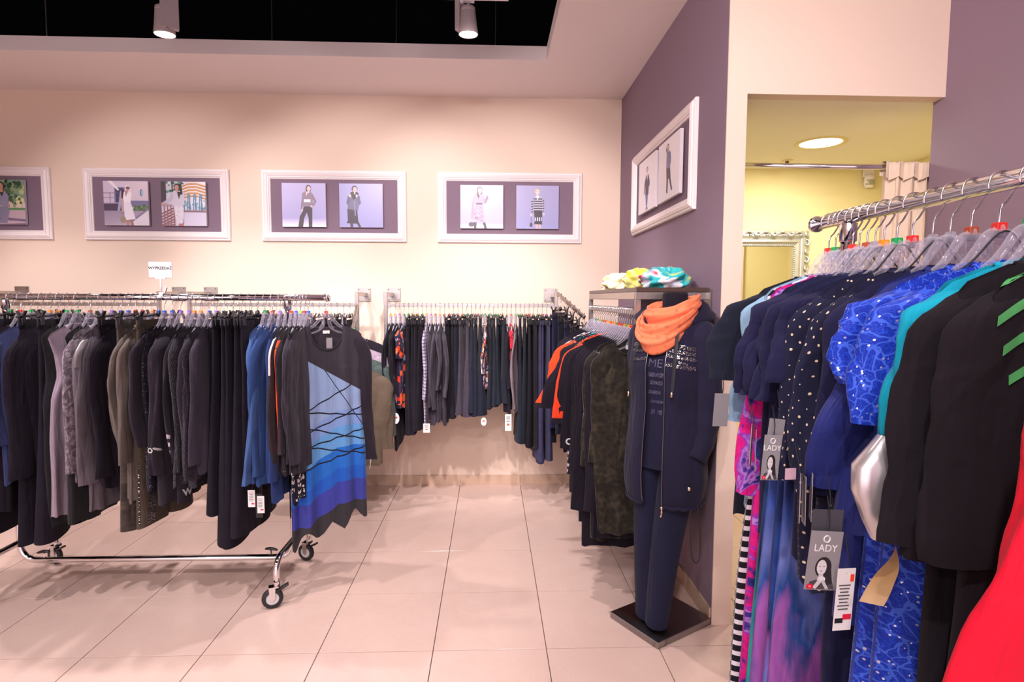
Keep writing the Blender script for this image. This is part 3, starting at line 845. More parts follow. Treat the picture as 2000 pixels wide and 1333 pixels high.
# ------------------------------------------------------------------ hangers
CUBE = {'red': '#d8281e', 'green': '#0f9a4c', 'orange': '#f08a12', 'blue': '#2458c8', 'brown': '#a8482c', 'purple': '#8a5ac0', 'grey': '#9a92a0', 'magenta': '#c040b0', 'lime': '#8cc832'}
M_CUBE = {k: plain('size_cube_' + k, v, 0.4) for k, v in CUBE.items()}
def _hook(rr, drop=0.086):
    a = np.linspace(R(205), R(-30), 14)
    r = rr + 0.0065
    P = [(r * math.cos(t), 0, r * math.sin(t) - 0.004) for t in a]
    P += [(0.010, 0, -0.032 - (rr - 0.0165)), (0.0, 0, -0.045 - (rr - 0.0165)), (0, 0, -drop)]
    return MB().tube(smooth_path(P, 2), 0.0019, 6)
def _clear_body():
    b = MB()
    for s in (-1, 1):
        P = smooth_path([(0, 0, -0.084), (0.020*s, 0, -0.090), (0.038*s, 0, -0.116), (0.060*s, 0, -0.142), (0.100*s, 0, -0.167), (0.150*s, 0, -0.190), (0.172*s, 0, -0.204)], 4)
        b.tube(P, np.linspace(0.0095, 0.0045, len(P)), 8)
        Q = smooth_path([(0.014*s, 0, -0.096), (0.012*s, 0, -0.140), (0.04*s, 0, -0.170), (0.10*s, 0, -0.188), (0.145*s, 0, -0.197)], 4)
        b.tube(Q, 0.0048, 6)
        b.tube(smooth_path([(0.034*s, 0, -0.112), (0.020*s, 0, -0.128), (0.036*s, 0, -0.160)], 4), 0.0036, 6)
    b.lathe([(0.0, -0.070), (0.008, -0.072), (0.012, -0.088), (0.008, -0.104), (0.0, -0.106)], 10)
    return b
def _bar_body():
    b = MB()
    b.tube(smooth_path([(-0.175, 0, -0.098), (-0.06, 0, -0.092), (0, 0, -0.086), (0.06, 0, -0.092), (0.175, 0, -0.098)], 4), 0.0055, 8)
    b.lathe([(0.0, -0.068), (0.009, -0.070), (0.011, -0.086), (0.009, -0.10), (0.0, -0.10)], 10)
    return b
def _clip():
    b = MB().box((0, 0.007, -0.116), (0.026, 0.006, 0.044)).box((0, -0.007, -0.116), (0.026, 0.006, 0.044))
    b.box((0, 0.013, -0.082), (0.020, 0.005, 0.030), rx=R(-24)).box((0, -0.013, -0.082), (0.020, 0.005, 0.030), rx=R(24))
    b.tube([(-0.013, 0, -0.098), (0.013, 0, -0.098)], 0.010, 10)
    return b
HM = {'hook16': _hook(0.0165).mesh('hook', M_WIRE, True), 'hookbar': _hook(0.0150).mesh('hook', M_WIRE, True),
      'clear': _clear_body().mesh('hanger_body', M_CLEAR, True), 'dark': _clear_body().mesh('hanger_body', M_BLACKPL, True),
      'bar': _bar_body().mesh('clip_bar', M_BLACKPL, True), 'clip': _clip().mesh('clip', M_BLACKPL, False)}
CUBE_MESH = {k: MB().box((0, 0, -0.0755), (0.017, 0.015, 0.015)).mesh('size_cube', m, bevel=0.001) for k, m in M_CUBE.items()}
def make_hanger(pos, rz, kind, cube, label, grp, hook='hook16'):
    if kind == 'bar':
        root = new_obj('clip_hanger', HM['bar'])
        for s in (-0.145, 0.145):
            new_obj('clip', HM['clip'], root, (s, 0, 0))
    else:
        root = new_obj('clothes_hanger', HM['clear'] if kind == 'clear' else HM['dark'])
    root.location = pos; root.rotation_euler = (0, 0, rz)
    tag(root, label, 'hanger', grp)
    new_obj('hook', HM[hook], root)
    if cube:
        new_obj('size_cube', CUBE_MESH[cube], root)
    return root

# ------------------------------------------------------------------ cloth
def sgp(x, e): return np.sign(x) * np.abs(x) ** e
def lerp_tab(t, tab):
    xs, ys = zip(*tab)
    return np.interp(t, xs, ys)

def cloth_body(rd, L, sh=0.200, chest=0.205, hem=0.215, thick=0.022, hem_thick=None, neck=0.082, dip=0.055, back=0.012, slope=0.37, zs=-0.126,
               folds=3, amp=0.012, hemfn=None, K=60, N=30, twist=0.0, armhole=0.0):
    hem_thick = hem_thick or thick * 1.2
    a = np.arange(K) / K * 2 * PI
    u0, v0 = sgp(np.cos(a), 0.62), sgp(np.sin(a), 0.8)
    front = np.sin(a) < 0
    ph = [rd.uniform(0, 6.28) for _ in range(6)]
    rings, uvs = [], []
    # uneven row spacing: finer at the shoulders
    T = np.concatenate([np.linspace(0, 0.12, 7), np.linspace(0.16, 1.0, N - 7)])
    utop = u0 * sh
    au = np.abs(utop)
    ztop = zs - slope * np.maximum(au - 0.035, 0) - 0.6 * np.maximum(au - sh + 0.022, 0)
    dd = np.where(front, dip, back)
    ztop = ztop - np.where(au < neck, dd * np.sqrt(np.maximum(1 - (au / neck) ** 2, 0)), 0)
    zh = zs - L
    hz = np.full(K, zh) + 0.006 * np.sin(3 * a + ph[0]) + 0.004 * np.sin(7 * a + ph[1])
    if hemfn is not None:
        hz = hz + hemfn(u0, v0)
    for t in T:
        W = lerp_tab(t, [(0, sh), (0.10, sh * 1.01 - armhole * 0.6), (0.22, chest - armhole), (0.34, chest - armhole * 0.15), (0.6, (chest + hem) / 2), (1, hem)])
        th = lerp_tab(t, [(0, max(0.011, thick * 0.28)), (0.06, max(0.014, thick * 0.6)), (0.2, thick), (0.6, (thick + hem_thick) / 2), (1, hem_thick)])
        u, v = u0 * W, v0 * th
        g = t ** 0.8
        un = u0
        wave = amp * g * (np.sin(folds * PI * un + ph[2] + 0.8 * math.sin(2.2 * t + ph[3])) + 0.45 * np.sin((folds * 2 + 1) * un * 1.7 + ph[4] + 2 * t))
        sharp = (1 - 2 * np.abs(np.sin(0.5 * folds * PI * un + ph[4] + 0.5 * t)) ** 0.7) * amp * 0.55 * g + (1 - 2 * np.abs(np.sin((folds + 1.6) * un * 1.9 + ph[5] - 0.7 * t)) ** 0.6) * amp * 0.4 * g
        v = v + wave + sharp + 0.0035 * math.sin(9 * t + ph[5]) * np.sin(2 * a + ph[0] + 5 * t)
        u = u + 0.006 * g * np.sin(5 * t + ph[1]) * np.cos(a)
        tw = twist * t
        x = u * math.cos(tw) - v * math.sin(tw); y = u * math.sin(tw) + v * math.cos(tw)
        z = ztop * (1 - t) + hz * t
        rings.append(np.stack([x, y, z], 1))
        uvs.append(np.stack([u0 * W * 1.0 + np.where(front, 0, 0.83), z], 1))
    return MB().loft(np.array(rings), np.array(uvs))

def cloth_sleeve(rd, side, L, sh=0.200, r0=0.078, r1=0.055, thick=0.022, t1=None, slope=0.37, zs=-0.126, out=0.03, bend=0.0, cuff=0.0, K=30, N=26, flare=0.0, curl=0.0):
    t1 = t1 or thick * 0.9
    a = np.arange(K) / K * 2 * PI
    x0 = side * (sh - 0.045); z0 = zs - slope * (sh - 0.035) + 0.004
    ph = [rd.uniform(0, 6.28) for _ in range(5)]
    rings, uvs = [], []
    T = np.concatenate([[0, 0.012, 0.03, 0.055, 0.085, 0.12], np.linspace(0.16, 1, N - 6)])
    for t in T:
        cx = x0 + side * (0.030 * math.sin(min(t / 0.2, 1) * PI / 2) + out * (t ** 0.8)) + side * 0.012 * math.sin(2 * PI * t * 0.9 + ph[0]) * t
        cy = bend * math.sin(PI * min(t * 1.05, 1)) + curl * t + 0.006 * math.sin(3 * t + ph[1])
        ru = lerp_tab(t, [(0, 0.010), (0.03, r0 * 0.62), (0.085, r0 * 0.92), (0.16, r0), (0.55, (r0 + r1) / 2), (0.93, r1), (1, r1 * (1 - cuff) + flare)])
        rv = lerp_tab(t, [(0, 0.004), (0.03, thick * 0.5), (0.10, thick * 0.95), (0.5, thick), (0.93, t1), (1, t1 * (1 - cuff) + flare * 0.3)])
        w = 1 + 0.085 * np.sin(2 * a + 6.5 * t + ph[2]) * min(1, t * 3) + 0.04 * np.sin(3 * a - 12 * t + ph[3]) * min(1, t * 3) + 0.014 * np.sin(2 * a + 34 * t + ph[1]) * min(1, t * 3)
        cr = 0
        for q_, (sg_, de_) in enumerate(((0.34, 0.17), (0.26, 0.13), (0.40, 0.15))):
            dl_ = (a - (ph[q_] + 1.1 * math.sin(2.6 * t + ph[q_ + 1])) + PI) % (2 * PI) - PI
            cr = cr - de_ * min(1, t * 2.5) * np.exp(-(dl_ / sg_) ** 2)
        w = w + cr
        x = cx + ru * np.cos(a) * w
        y = cy + rv * np.sin(a) * w + 0.007 * np.sin(1.5 * np.cos(a) + 5 * t + ph[4]) * t
        z = z0 - L * t - 0.16 * (np.cos(a) * side * ru) * max(0, 1 - t * 2.2) + 0.004 * np.sin(a + 30 * t)
        rings.append(np.stack([x, y, z + 0 * x], 1))
        uvs.append(np.stack([a / (2 * PI) * 0.34 + 1.7 + side * 0.3, z + 0 * x], 1))
    return MB().loft(np.array(rings), np.array(uvs))

def cloth_trousers(rd, L, w=0.165, hemw=0.095, thick=0.020, hem_thick=0.026, zs=-0.118, K=32, N=26, amp=0.008, spread=0.0):
    b = MB()
    a = np.arange(K) / K * 2 * PI
    for side in (-1, 1):
        ph = [rd.uniform(0, 6.28) for _ in range(5)]
        rings, uvs = [], []
        for t in np.linspace(0, 1, N):
            hw = lerp_tab(t, [(0, w / 2), (0.14, w / 2 * 1.10), (0.30, (w / 2 * 0.9 + hemw) / 2), (1, hemw)])
            th = lerp_tab(t, [(0, thick * 0.45), (0.10, thick * 0.8), (0.3, thick), (1, hem_thick)])
            cx = side * lerp_tab(t, [(0, w / 2), (0.3, w / 2 * 0.98), (1, hemw * 0.98 + spread)])
            wv = amp * t * np.sin(2.2 * np.cos(a) * side + ph[0] + 2.5 * t)
            x = cx + hw * sgp(np.cos(a), 0.85) + 0.004 * np.sin(7 * t + ph[1]) * t
            y = th * sgp(np.sin(a), 1.05) + wv + 0.008 * t * math.sin(2 * t + ph[2])
            z = zs - L * t + 0.004 * np.sin(2 * a + ph[3]) * t
            rings.append(np.stack([x, y, z + 0 * x], 1)); uvs.append(np.stack([x + (0.0 if side < 0 else 0.5), z + 0 * x], 1))
        b.loft(np.array(rings), np.array(uvs))
    return b
def cloth_waistband(w=0.165, thick=0.010, zs=-0.112, h=0.040, K=40):
    a = np.arange(K) / K * 2 * PI
    rings = []
    for z, s in ((zs, 0.97), (zs - 0.003, 1.0), (zs - h, 1.03), (zs - h - 0.002, 1.0)):
        rings.append(np.stack([w * 1.01 * s * sgp(np.cos(a), 0.6), (thick + 0.003) * s * sgp(np.sin(a), 0.8), np.full(K, z)], 1))
    return MB().loft(np.array(rings))

def collar_ring(rd, neck=0.082, dip=0.055, back=0.012, zs=-0.126, thick=0.022, r=0.0045, stand=0.0):
    """rib round the neck opening"""
    P = []
    for t in np.arange(40) / 40 * 2 * PI:
        x = neck * math.cos(t); s = math.sin(t)
        d = dip if s < 0 else back
        z = zs - 0.37 * max(abs(x) - 0.035, 0) - d * abs(s) ** 1.0 + stand
        P.append((x, thick * 0.55 * np.sign(s) * abs(s) ** 0.6, z))
    return MB().tube(P, r, 6, closed=True)

GARMENTS = []
def ordinal(n):
    w = {1: 'first', 2: 'second', 3: 'third', 4: 'fourth', 5: 'fifth', 6: 'sixth', 7: 'seventh', 8: 'eighth', 9: 'ninth', 10: 'tenth', 11: 'eleventh', 12: 'twelfth'}
    if n in w: return w[n]
    return '%d%s' % (n, 'th' if 10 <= n % 100 <= 20 else {1: 'st', 2: 'nd', 3: 'rd'}.get(n % 10, 'th'))

def top(name, pos, rz, mat, L, rd, sleeve=None, label='', cat='top', grp=None, sleeve_mat=None, neck_mat=None, s_kw=None, b_kw=None, collar=True, only_side=None):
    b_kw = b_kw or {}; s_kw = s_kw or {}
    o = cloth_body(rd, L, **b_kw).build(name, mat, None, smooth=True)
    o.location = pos; o.rotation_euler = (0, 0, rz)
    tag(o, label, cat, grp)
    sk = {k: b_kw[k] for k in ('sh', 'thick', 'slope', 'zs') if k in b_kw}
    sk.update(s_kw)
    if sleeve:
        for s in (-1, 1):
            cloth_sleeve(rd, s, sleeve, **sk).build('sleeve', sleeve_mat or mat, o, smooth=True)
    if collar:
        ck = {k: b_kw[k] for k in ('neck', 'dip', 'back', 'zs', 'thick') if k in b_kw}
        collar_ring(rd, **ck).build('neck_rib', neck_mat or mat, o, smooth=True)
    return o
def trousers(name, pos, rz, mat, L, rd, label='', grp=None, kw=None, cat='trousers'):
    kw = kw or {}
    o = cloth_trousers(rd, L, **kw).build(name, mat, None, smooth=True)
    o.location = pos; o.rotation_euler = (0, 0, rz)
    tag(o, label, cat, grp)
    cloth_waistband(w=kw.get('w', 0.165), thick=kw.get('thick', 0.02) * 0.45).build('waistband', mat, o, smooth=True)
    return o

def text_mesh(body, size, mat, name='lettering', bold=False):
    cu = bpy.data.curves.new('lettering', 'FONT')
    cu.body = body; cu.size = size; cu.align_x = 'CENTER'; cu.align_y = 'CENTER'; cu.extrude = 0.0002
    if bold: cu.offset = size * 0.035
    tmp = bpy.data.objects.new('tmp_text', cu)
    COL.objects.link(tmp)
    dg = bpy.context.evaluated_depsgraph_get()
    me = bpy.data.meshes.new_from_object(tmp.evaluated_get(dg))
    bpy.data.objects.remove(tmp); bpy.data.curves.remove(cu)
    me.name = name
    me.materials.clear(); me.materials.append(mat)
    return me
def flat_text(body, size, mat, parent, loc, rot=(R(90), 0, 0), bold=False):
    o = new_obj('lettering', text_mesh(body, size, mat, bold=bold), parent, loc)
    o.rotation_euler = rot
    return o
def world_mat(o):
    m = Matrix.LocRotScale(o.location, o.rotation_euler, o.scale)
    return world_mat(o.parent) @ m if o.parent else m
def cling_text(body, size, mat, garment, origin, direction, rot, targets, bold=True, lift=0.004):
    """lettering pressed onto the cloth: every vertex is cast along `direction` (world) onto the garment"""
    me = text_mesh(body, size, mat, bold=bold)
    bm = bmesh.new(); bm.from_mesh(me)
    bmesh.ops.subdivide_edges(bm, edges=[e for e in bm.edges if e.calc_length() > 0.006], cuts=2)
    bm.to_mesh(me); bm.free()
    V, F = [], []
    for t in targets:
        mw = world_mat(t); b = len(V)
        V.extend([mw @ v.co for v in t.data.vertices]); F.extend([[i + b for i in p.vertices] for p in t.data.polygons])
    tree = BVHTree.FromPolygons(V, F)
    M = Matrix.Translation(origin) @ rot.to_4x4()
    d = Vector(direction).normalized()
    inv = world_mat(garment).inverted()
    miss = []
    for v in me.vertices:
        p = M @ Vector((v.co.x, v.co.y, 0))
        h = tree.ray_cast(p - d * 0.3, d)[0]
        if h is None:
            miss.append(v.index); continue
        v.co = inv @ (h - d * lift)
    if miss:
        bm = bmesh.new(); bm.from_mesh(me); bm.verts.ensure_lookup_table()
        bmesh.ops.delete(bm, geom=[bm.verts[i] for i in miss], context='VERTS')
        bm.to_mesh(me); bm.free()
    o = new_obj('lettering', me, garment)
    return o

# ------------------------------------------------------------------ fabrics
F_BLACK = fabric('black_cotton', '#16111c', vary=0.2, sheen=0.05)
F_BLACK2 = fabric('soft_black_jersey', '#1b1520', vary=0.25, sheen=0.06)
F_BLACKWOOL = fabric('black_boiled_wool', '#1b191d', coarse=260, bump=0.8, sheen=0.3)
F_CHAR = fabric('charcoal_knit', '#352d39', coarse=420, bump=0.6, sheen=0.25)
F_CHAR2 = fabric('dark_charcoal_melange', '#29222c', coarse=500, bump=0.5, sheen=0.22, vary=0.4)
F_CHAR3 = fabric('mid_charcoal_sweat', '#3b3340', sheen=0.2)
F_NAVY = fabric('navy_jersey', '#1d1c3c')
F_NAVY2 = fabric('dark_navy_cotton', '#161a28')
F_NAVY3 = fabric('slate_navy_twill', '#343250', weave=1200)
F_INDIGO = fabric('ink_blue_satin', '#20286a', rough=0.55, sheen=0.2)
F_DUSTY = fabric('dusty_navy_sweat', '#2f3560', sheen=0.3)
F_DENIM1 = fabric('light_denim', '#456399', coarse=700, bump=0.5)
F_DENIM2 = fabric('mid_denim', '#344f86', coarse=700, bump=0.5)
F_DENIM3 = fabric('deep_denim', '#27396c', coarse=700, bump=0.5)
F_JEAN = fabric('black_navy_denim', '#181e2a', coarse=700, bump=0.4)
F_MAUVE = fabric('mauve_felted_wool', '#9a8896', coarse=500, bump=0.4, sheen=0.3, vary=0.12)
F_GREYM = fabric('grey_mauve_jersey', '#6a6068', vary=0.12)
F_OLIVE = fabric('taupe_olive_cotton', '#685e58', vary=0.12)
F_OLIVE2 = fabric('dark_olive_cotton', '#4c4136', vary=0.15)
F_BROWN = fabric('olive_brown_sweat', '#5a4d40', vary=0.1)
F_TEALGREY = fabric('grey_green_jersey', '#43504c')
F_GREY = fabric('warm_grey_cotton', '#766a70', vary=0.1)
F_RED = fabric('scarlet_crepe', '#e01030', rough=0.7, sheen=0.2, vary=0.06)
F_TURQ = fabric('turquoise_jersey', '#0f98b2', vary=0.08)
F_PALEBLUE = fabric('pale_blue_chiffon', '#7f9fb6', vary=0.08)
F_ORANGE = fabric('orange_red_trim', '#e0421e', vary=0.08)
F_BLACKMATTE = fabric('matte_black_crepe', '#1a141a', sheen=0.06)
F_CREAM = fabric('cream_curtain_cloth', '#e3cdb4', vary=0.06)
F_SILVER = plain('silver_trim', (0.75, 0.70, 0.70, 1), 0.32, 0.8)
F_WHITE = fabric('white_trim', '#ddd6da', vary=0.05)

def _cable(t):
    u = t.uv(); s = t.sep(u)
    w = t.math('SINE', t.math('ADD', t.math('MULTIPLY', s[0], 420), t.math('MULTIPLY', t.math('SINE', t.math('MULTIPLY', s[1], 190)), 2.4)))
    t.color(t.mix(t.math('MULTIPLY_ADD', w, 0.5, 0.5), '#241e2a', '#3a323f'))
    t.set(Sheen_Weight=0.25); t.bump(w, 0.9, 0.004)
F_CABLE = pattern_mat('charcoal_cable_knit', _cable)
def _acid(t):
    u = t.uv()
    n = t.noise(u, 22, 8, 0.72, 1.5)
    t.color(t.ramp(n, [(0.36, '#4a3f46'), (0.5, '#6c5f68'), (0.58, '#a2949c'), (0.7, '#5e525a')])); t.set(Sheen_Weight=0.5)
F_ACID = pattern_mat('acid_washed_grey_velour', _acid)
def _velvet(t):
    u = t.uv()
    v = t.voro(u, 42).outputs['Distance']
    n = t.noise(u, 9, 6, 0.7, 0.8)
    f = t.math('MULTIPLY_ADD', v, 0.25, t.math('MULTIPLY', n, 0.85))
    t.color(t.ramp(f, [(0.35, '#100d0a'), (0.55, '#231e17'), (0.75, '#3d372a')])); t.set(Sheen_Weight=0.55, Sheen_Roughness=0.35)
F_VELVET = pattern_mat('olive_black_velvet', _velvet)
F_VELVET2 = pattern_mat('brown_velour', lambda t: (t.color(t.ramp(t.noise(t.uv(), 16, 7, 0.7, 1.0), [(0.35, '#2a211c'), (0.6, '#4a3e36'), (0.75, '#6a5c52')])), t.set(Sheen_Weight=0.5)))
def _sequin(t, base='#1d1a24', spark='#d8d0dc', scale=160, thr=0.78):
    u = t.uv()
    v = t.voro(u, scale)
    c = t.sep(v.outputs['Color'])[0]
    m = t.math('GREATER_THAN', c, thr)
    d = t.math('LESS_THAN', v.outputs['Distance'], 0.33)
    f = t.math('MULTIPLY', m, d)
    t.color(t.mix(f, base, spark)); t.link(t.math('MULTIPLY', f, 0.8), t.b.inputs['Metallic'])
    t.link(t.math('MULTIPLY_ADD', f, -0.6, 0.85), t.b.inputs['Roughness'])
F_SPARK = pattern_mat('charcoal_sparkle_knit', lambda t: _sequin(t, '#2c262c', '#a89ea6', 260, 0.93))
F_SEQ = pattern_mat('navy_sequin_cloth', lambda t: _sequin(t, '#201c2c', '#c8bfc8', 150, 0.55))
def _floral(cols, scale, bg):
    def fn(t):
        u = t.uv()
        dn = t.n('VectorMath', operation='ADD'); t.link(u, dn.inputs[0])
        nz = t.n('VectorMath', operation='SCALE'); t.link(t.noise(u, 9, 2, out=1), nz.inputs[0]); nz.inputs['Scale'].default_value = 0.05; t.link(nz.outputs[0], dn.inputs[1])
        v = t.voro(dn.outputs[0], scale)
        c = t.sep(v.outputs['Color'])
        k = len(cols)
        pal = t.ramp(c[0], [(i / k, q) for i, q in enumerate(cols)], 'CONSTANT')
        m = t.math('LESS_THAN', v.outputs['Distance'], 0.50)
        v2 = t.voro(dn.outputs[0], scale * 2.6)
        m2 = t.math('MULTIPLY', t.math('LESS_THAN', v2.outputs['Distance'], 0.36), t.math('GREATER_THAN', t.sep(v2.outputs['Color'])[1], 0.55))
        pal2 = t.ramp(t.sep(v2.outputs['Color'])[2], [(i / k, q) for i, q in enumerate(cols[::-1])], 'CONSTANT')
        t.color(t.mix(m2, t.mix(m, bg, pal), pal2))
    return fn
F_FLOWER = pattern_mat('black_orange_teal_floral', _floral(['#e8663a', '#1c9aa8', '#141018', '#f0a080', '#141018', '#c02850'], 26, '#141018'))
F_FLORED = pattern_mat('navy_red_floral', _floral(['#d83020', '#1c1a38', '#f05a28', '#1c1a38', '#8a8ca8'], 20, '#1c1a34'))
F_FLOWHITE = pattern_mat('white_orange_print', _floral(['#e8e0e4', '#d84028', '#f08040', '#b8a8c0', '#e8e0e4'], 26, '#3a3448'))
F_TEALPRINT = pattern_mat('black_teal_print', _floral(['#1f8a96', '#16121a', '#d8502c', '#16121a', '#2aa0a8'], 40, '#16121a'))
F_MONOPRINT = pattern_mat('black_white_print', _floral(['#e0d8dc', '#16121a', '#16121a'], 34, '#16121a'))
F_LEOP = pattern_mat('black_white_leopard', _floral(['#d8d0d0', '#16121a', '#16121a', '#d8d0d0'], 60, '#16121a'))
def _plaid(t):
    s = t.sep(t.uv())
    def band(x, f, w): return t.math('LESS_THAN', t.math('FRACT', t.math('MULTIPLY', x, f)), w)
    a, b = band(s[0], 42, 0.5), band(s[1], 42, 0.5)
    c1 = t.mix(a, '#24244c', '#b6b0cc'); c2 = t.mix(b, '#24244c', '#b6b0cc')
    c = t.mix(0.5, c1, c2)
    l = t.math('MAXIMUM', band(s[0], 42, 0.08), band(s[1], 42, 0.08))
    t.color(t.mix(l, c, '#e4c4cc'))
F_PLAID = pattern_mat('navy_white_plaid', _plaid)
def _stripe(f, w, a, b, skew=0.0):
    def fn(t):
        s = t.sep(t.uv())
        x = t.math('ADD', s[1], t.math('MULTIPLY', t.math('SINE', t.math('MULTIPLY', s[0], 22)), skew))
        t.color(t.mix(t.math('LESS_THAN', t.math('FRACT', t.math('MULTIPLY', x, f)), w), a, b))
    return fn
F_STRIPE = pattern_mat('black_white_stripe', _stripe(36, 0.42, '#15121c', '#dcd6da', 0.012))
F_STRIPE2 = pattern_mat('grey_stripe', _stripe(26, 0.5, '#2a242c', '#b4aab2', 0.03))
def _dots(t):
    u = t.uv()
    mp = t.n('Mapping'); mp.inputs['Rotation'].default_value = (0, 0, R(45)); t.link(u, mp.inputs[0])
    v = t.voro(mp.outputs[0], 44, rand=0.12)
    m = t.math('LESS_THAN', v.outputs['Distance'], 0.125)
    t.color(t.mix(m, '#191a35', '#e6cfae'))
F_DOTS = pattern_mat('navy_cream_dots', _dots)
def _lace(t):
    u = t.uv()
    dn = t.n('VectorMath', operation='ADD'); t.link(u, dn.inputs[0])
    nz = t.n('VectorMath', operation='SCALE'); t.link(t.noise(u, 20, 3, out=1), nz.inputs[0]); nz.inputs['Scale'].default_value = 0.06; t.link(nz.outputs[0], dn.inputs[1])
    v = t.voro(dn.outputs[0], 44, 'DISTANCE_TO_EDGE').outputs['Distance']
    v2 = t.voro(dn.outputs[0], 120, 'DISTANCE_TO_EDGE').outputs['Distance']
    e = t.math('LESS_THAN', v, 0.06); e2 = t.math('LESS_THAN', v2, 0.045)
    c = t.mix(e2, '#0a2ca4', '#1a46c4'); c = t.mix(e, c, '#3c60d4')
    q = t.voro(u, 170); spark = t.math('MULTIPLY', t.math('GREATER_THAN', t.sep(q.outputs['Color'])[0], 0.80), t.math('LESS_THAN', q.outputs['Distance'], 0.32))
    t.color(t.mix(spark, c, '#e0e4ff')); t.bump(t.math('ADD', e, t.math('MULTIPLY', e2, 0.5)), 0.8, 0.003)
    t.link(t.math('MULTIPLY', spark, 0.7), t.b.inputs['Metallic']); t.set(Sheen_Weight=0.2)
    t.link(t.math('MULTIPLY_ADD', spark, -0.35, 0.62), t.b.inputs['Roughness'])
F_LACE = pattern_mat('royal_blue_sequin_lace', _lace)
def _dip(seed, stops):
    def fn(t):
        u = t.uv(); s = t.sep(u)
        mp = t.n('Mapping'); mp.inputs['Location'].default_value = (seed, seed * 0.7, 0); mp.inputs['Scale'].default_value = (5.5, 1.5, 1); t.link(u, mp.inputs[0])
        n = t.noise(mp.outputs[0], 2.0, 3, 0.5, 0.6)
        d = t.math('MULTIPLY', s[1], -0.78)
        f = t.math('ADD', d, t.math('MULTIPLY_ADD', n, 0.62, -0.31))
        t.color(t.ramp(f, stops))
    return fn
F_DIP1 = pattern_mat('navy_teal_dip_dye', _dip(0.3, [(0.0, '#1b1b38'), (0.42, '#1a1f44'), (0.55, '#1d3c74'), (0.63, '#191c38'), (0.72, '#1d8486'), (0.86, '#2aa6a0'), (1.0, '#1a2a5a')]))
F_DIP2 = pattern_mat('blue_violet_dip_dye', _dip(1.9, [(0.0, '#1b1b3a'), (0.40, '#1c1f48'), (0.54, '#3a55a4'), (0.66, '#6d7cc4'), (0.76, '#22488c'), (0.86, '#a05aa8'), (1.0, '#7a3c94')]))
F_DIP3 = pattern_mat('navy_magenta_dip_dye', _dip(4.4, [(0.0, '#1a1a36'), (0.42, '#1d1e44'), (0.58, '#1e3f86'), (0.70, '#221d4c'), (0.80, '#8c4c9c'), (0.90, '#6a7ad0'), (1.0, '#1d8a9a')]))
F_MAGENTA = pattern_mat('navy_magenta_chiffon', lambda t: t.color(t.ramp(t.math('ADD', t.noise(t.uv(), 8.5, 3, 0.55, 1.6), t.math('MULTIPLY_ADD', t.noise(t.uv(), 26, 2, 0.5, 0.8), 0.26, -0.13)),
    [(0.26, '#23236a'), (0.38, '#3a2c84'), (0.43, '#c8127c'), (0.50, '#e0187c'), (0.54, '#8a2ab0'), (0.59, '#b880cc'), (0.63, '#4a2a90'), (0.70, '#1f2a68'), (0.78, '#27808e')])))
def _dress(t):
    s = t.sep(t.uv()); u, d = s[0], t.math('MULTIPLY', s[1], -1.0)
    dz = t.math('ADD', d, t.math('ADD', t.math('MULTIPLY', t.math('SINE', t.math('MULTIPLY_ADD', u, 17.0, 0.8)), 0.022), t.math('MULTIPLY', u, 0.30)))
    lines = [0.60, 0.70, 0.755, 0.81, 0.92, 1.0]
    col = t.ramp(t.math('MULTIPLY', dz, 1/1.5), [(0.0, '#8fa6cc'), (0.415, '#7f9cd0'), (0.47, '#63a0d8'), (0.545, '#1f6cc8'), (0.62, '#1b5cc0'), (0.665, '#3a3f9c'), (0.745, '#33302f')], 'CONSTANT')
    nz = t.noise(t.uv(), 420, 2)
    col = t.mix(t.math('MULTIPLY', nz, 0.35), col, '#2a2a3c')
    m = None
    for c, k in ((0.52, -0.55), (0.60, 0.12), (0.645, -0.42), (0.70, 0.30), (0.74, -0.25), (0.79, 0.22), (0.845, -0.30), (0.40, 1.6)):
        l = t.math('LESS_THAN', t.math('ABSOLUTE', t.math('SUBTRACT', d, t.math('MULTIPLY_ADD', u, k, c))), 0.0038)
        m = l if m is None else t.math('MAXIMUM', m, l)
    col = t.mix(m, col, '#191620')
    topm = t.math('LESS_THAN', d, t.math('MULTIPLY_ADD', u, 0.62, 0.385))
    col = t.mix(topm, col, '#332d35')
    back = t.math('GREATER_THAN', u, 0.45)
    t.color(t.mix(back, col, '#332d35')); t.set(Sheen_Weight=0.2)
F_DRESS = pattern_mat('charcoal_blue_patchwork_knit', _dress)
F_SCARFO = pattern_mat('coral_printed_scarf', lambda t: (t.color(t.mix(t.math('MULTIPLY', t.math('LESS_THAN', t.voro(t.objco(), 26, rand=0.5).outputs['Distance'], 0.24), t.noise(t.objco(), 90, 3)), '#ee8058', '#b05a40'))))
F_SCARFY = fabric('cream_yellow_knit', '#e6dcae', coarse=160, bump=0.6, vary=0.06)
F_SCARFT = pattern_mat('turquoise_floral_scarf', lambda t: t.color(t.ramp(t.noise(t.objco(), 9, 2, 0.4, 1.0), [(0.30, '#e6d850'), (0.40, '#3fc0bc'), (0.50, '#1ba6ac'), (0.56, '#c8e0ea'), (0.63, '#e8c8d0'), (0.70, '#d8305c')])))
F_SCARFM = pattern_mat('yellow_turquoise_scarf', lambda t: t.color(t.ramp(t.noise(t.objco(), 7, 2, 0.4, 0.8), [(0.40, '#ead94a'), (0.50, '#f0e6a0'), (0.56, '#e8d860'), (0.62, '#30b0b0')])))
F_SEQBAND = pattern_mat('crystal_band', lambda t: _sequin(t, '#2a2630', '#f4eeee', 260, 0.22))
F_RHINE = pattern_mat('crystal_lettering', lambda t: _sequin(t, '#2a2840', '#c8c8e0', 420, 0.5))

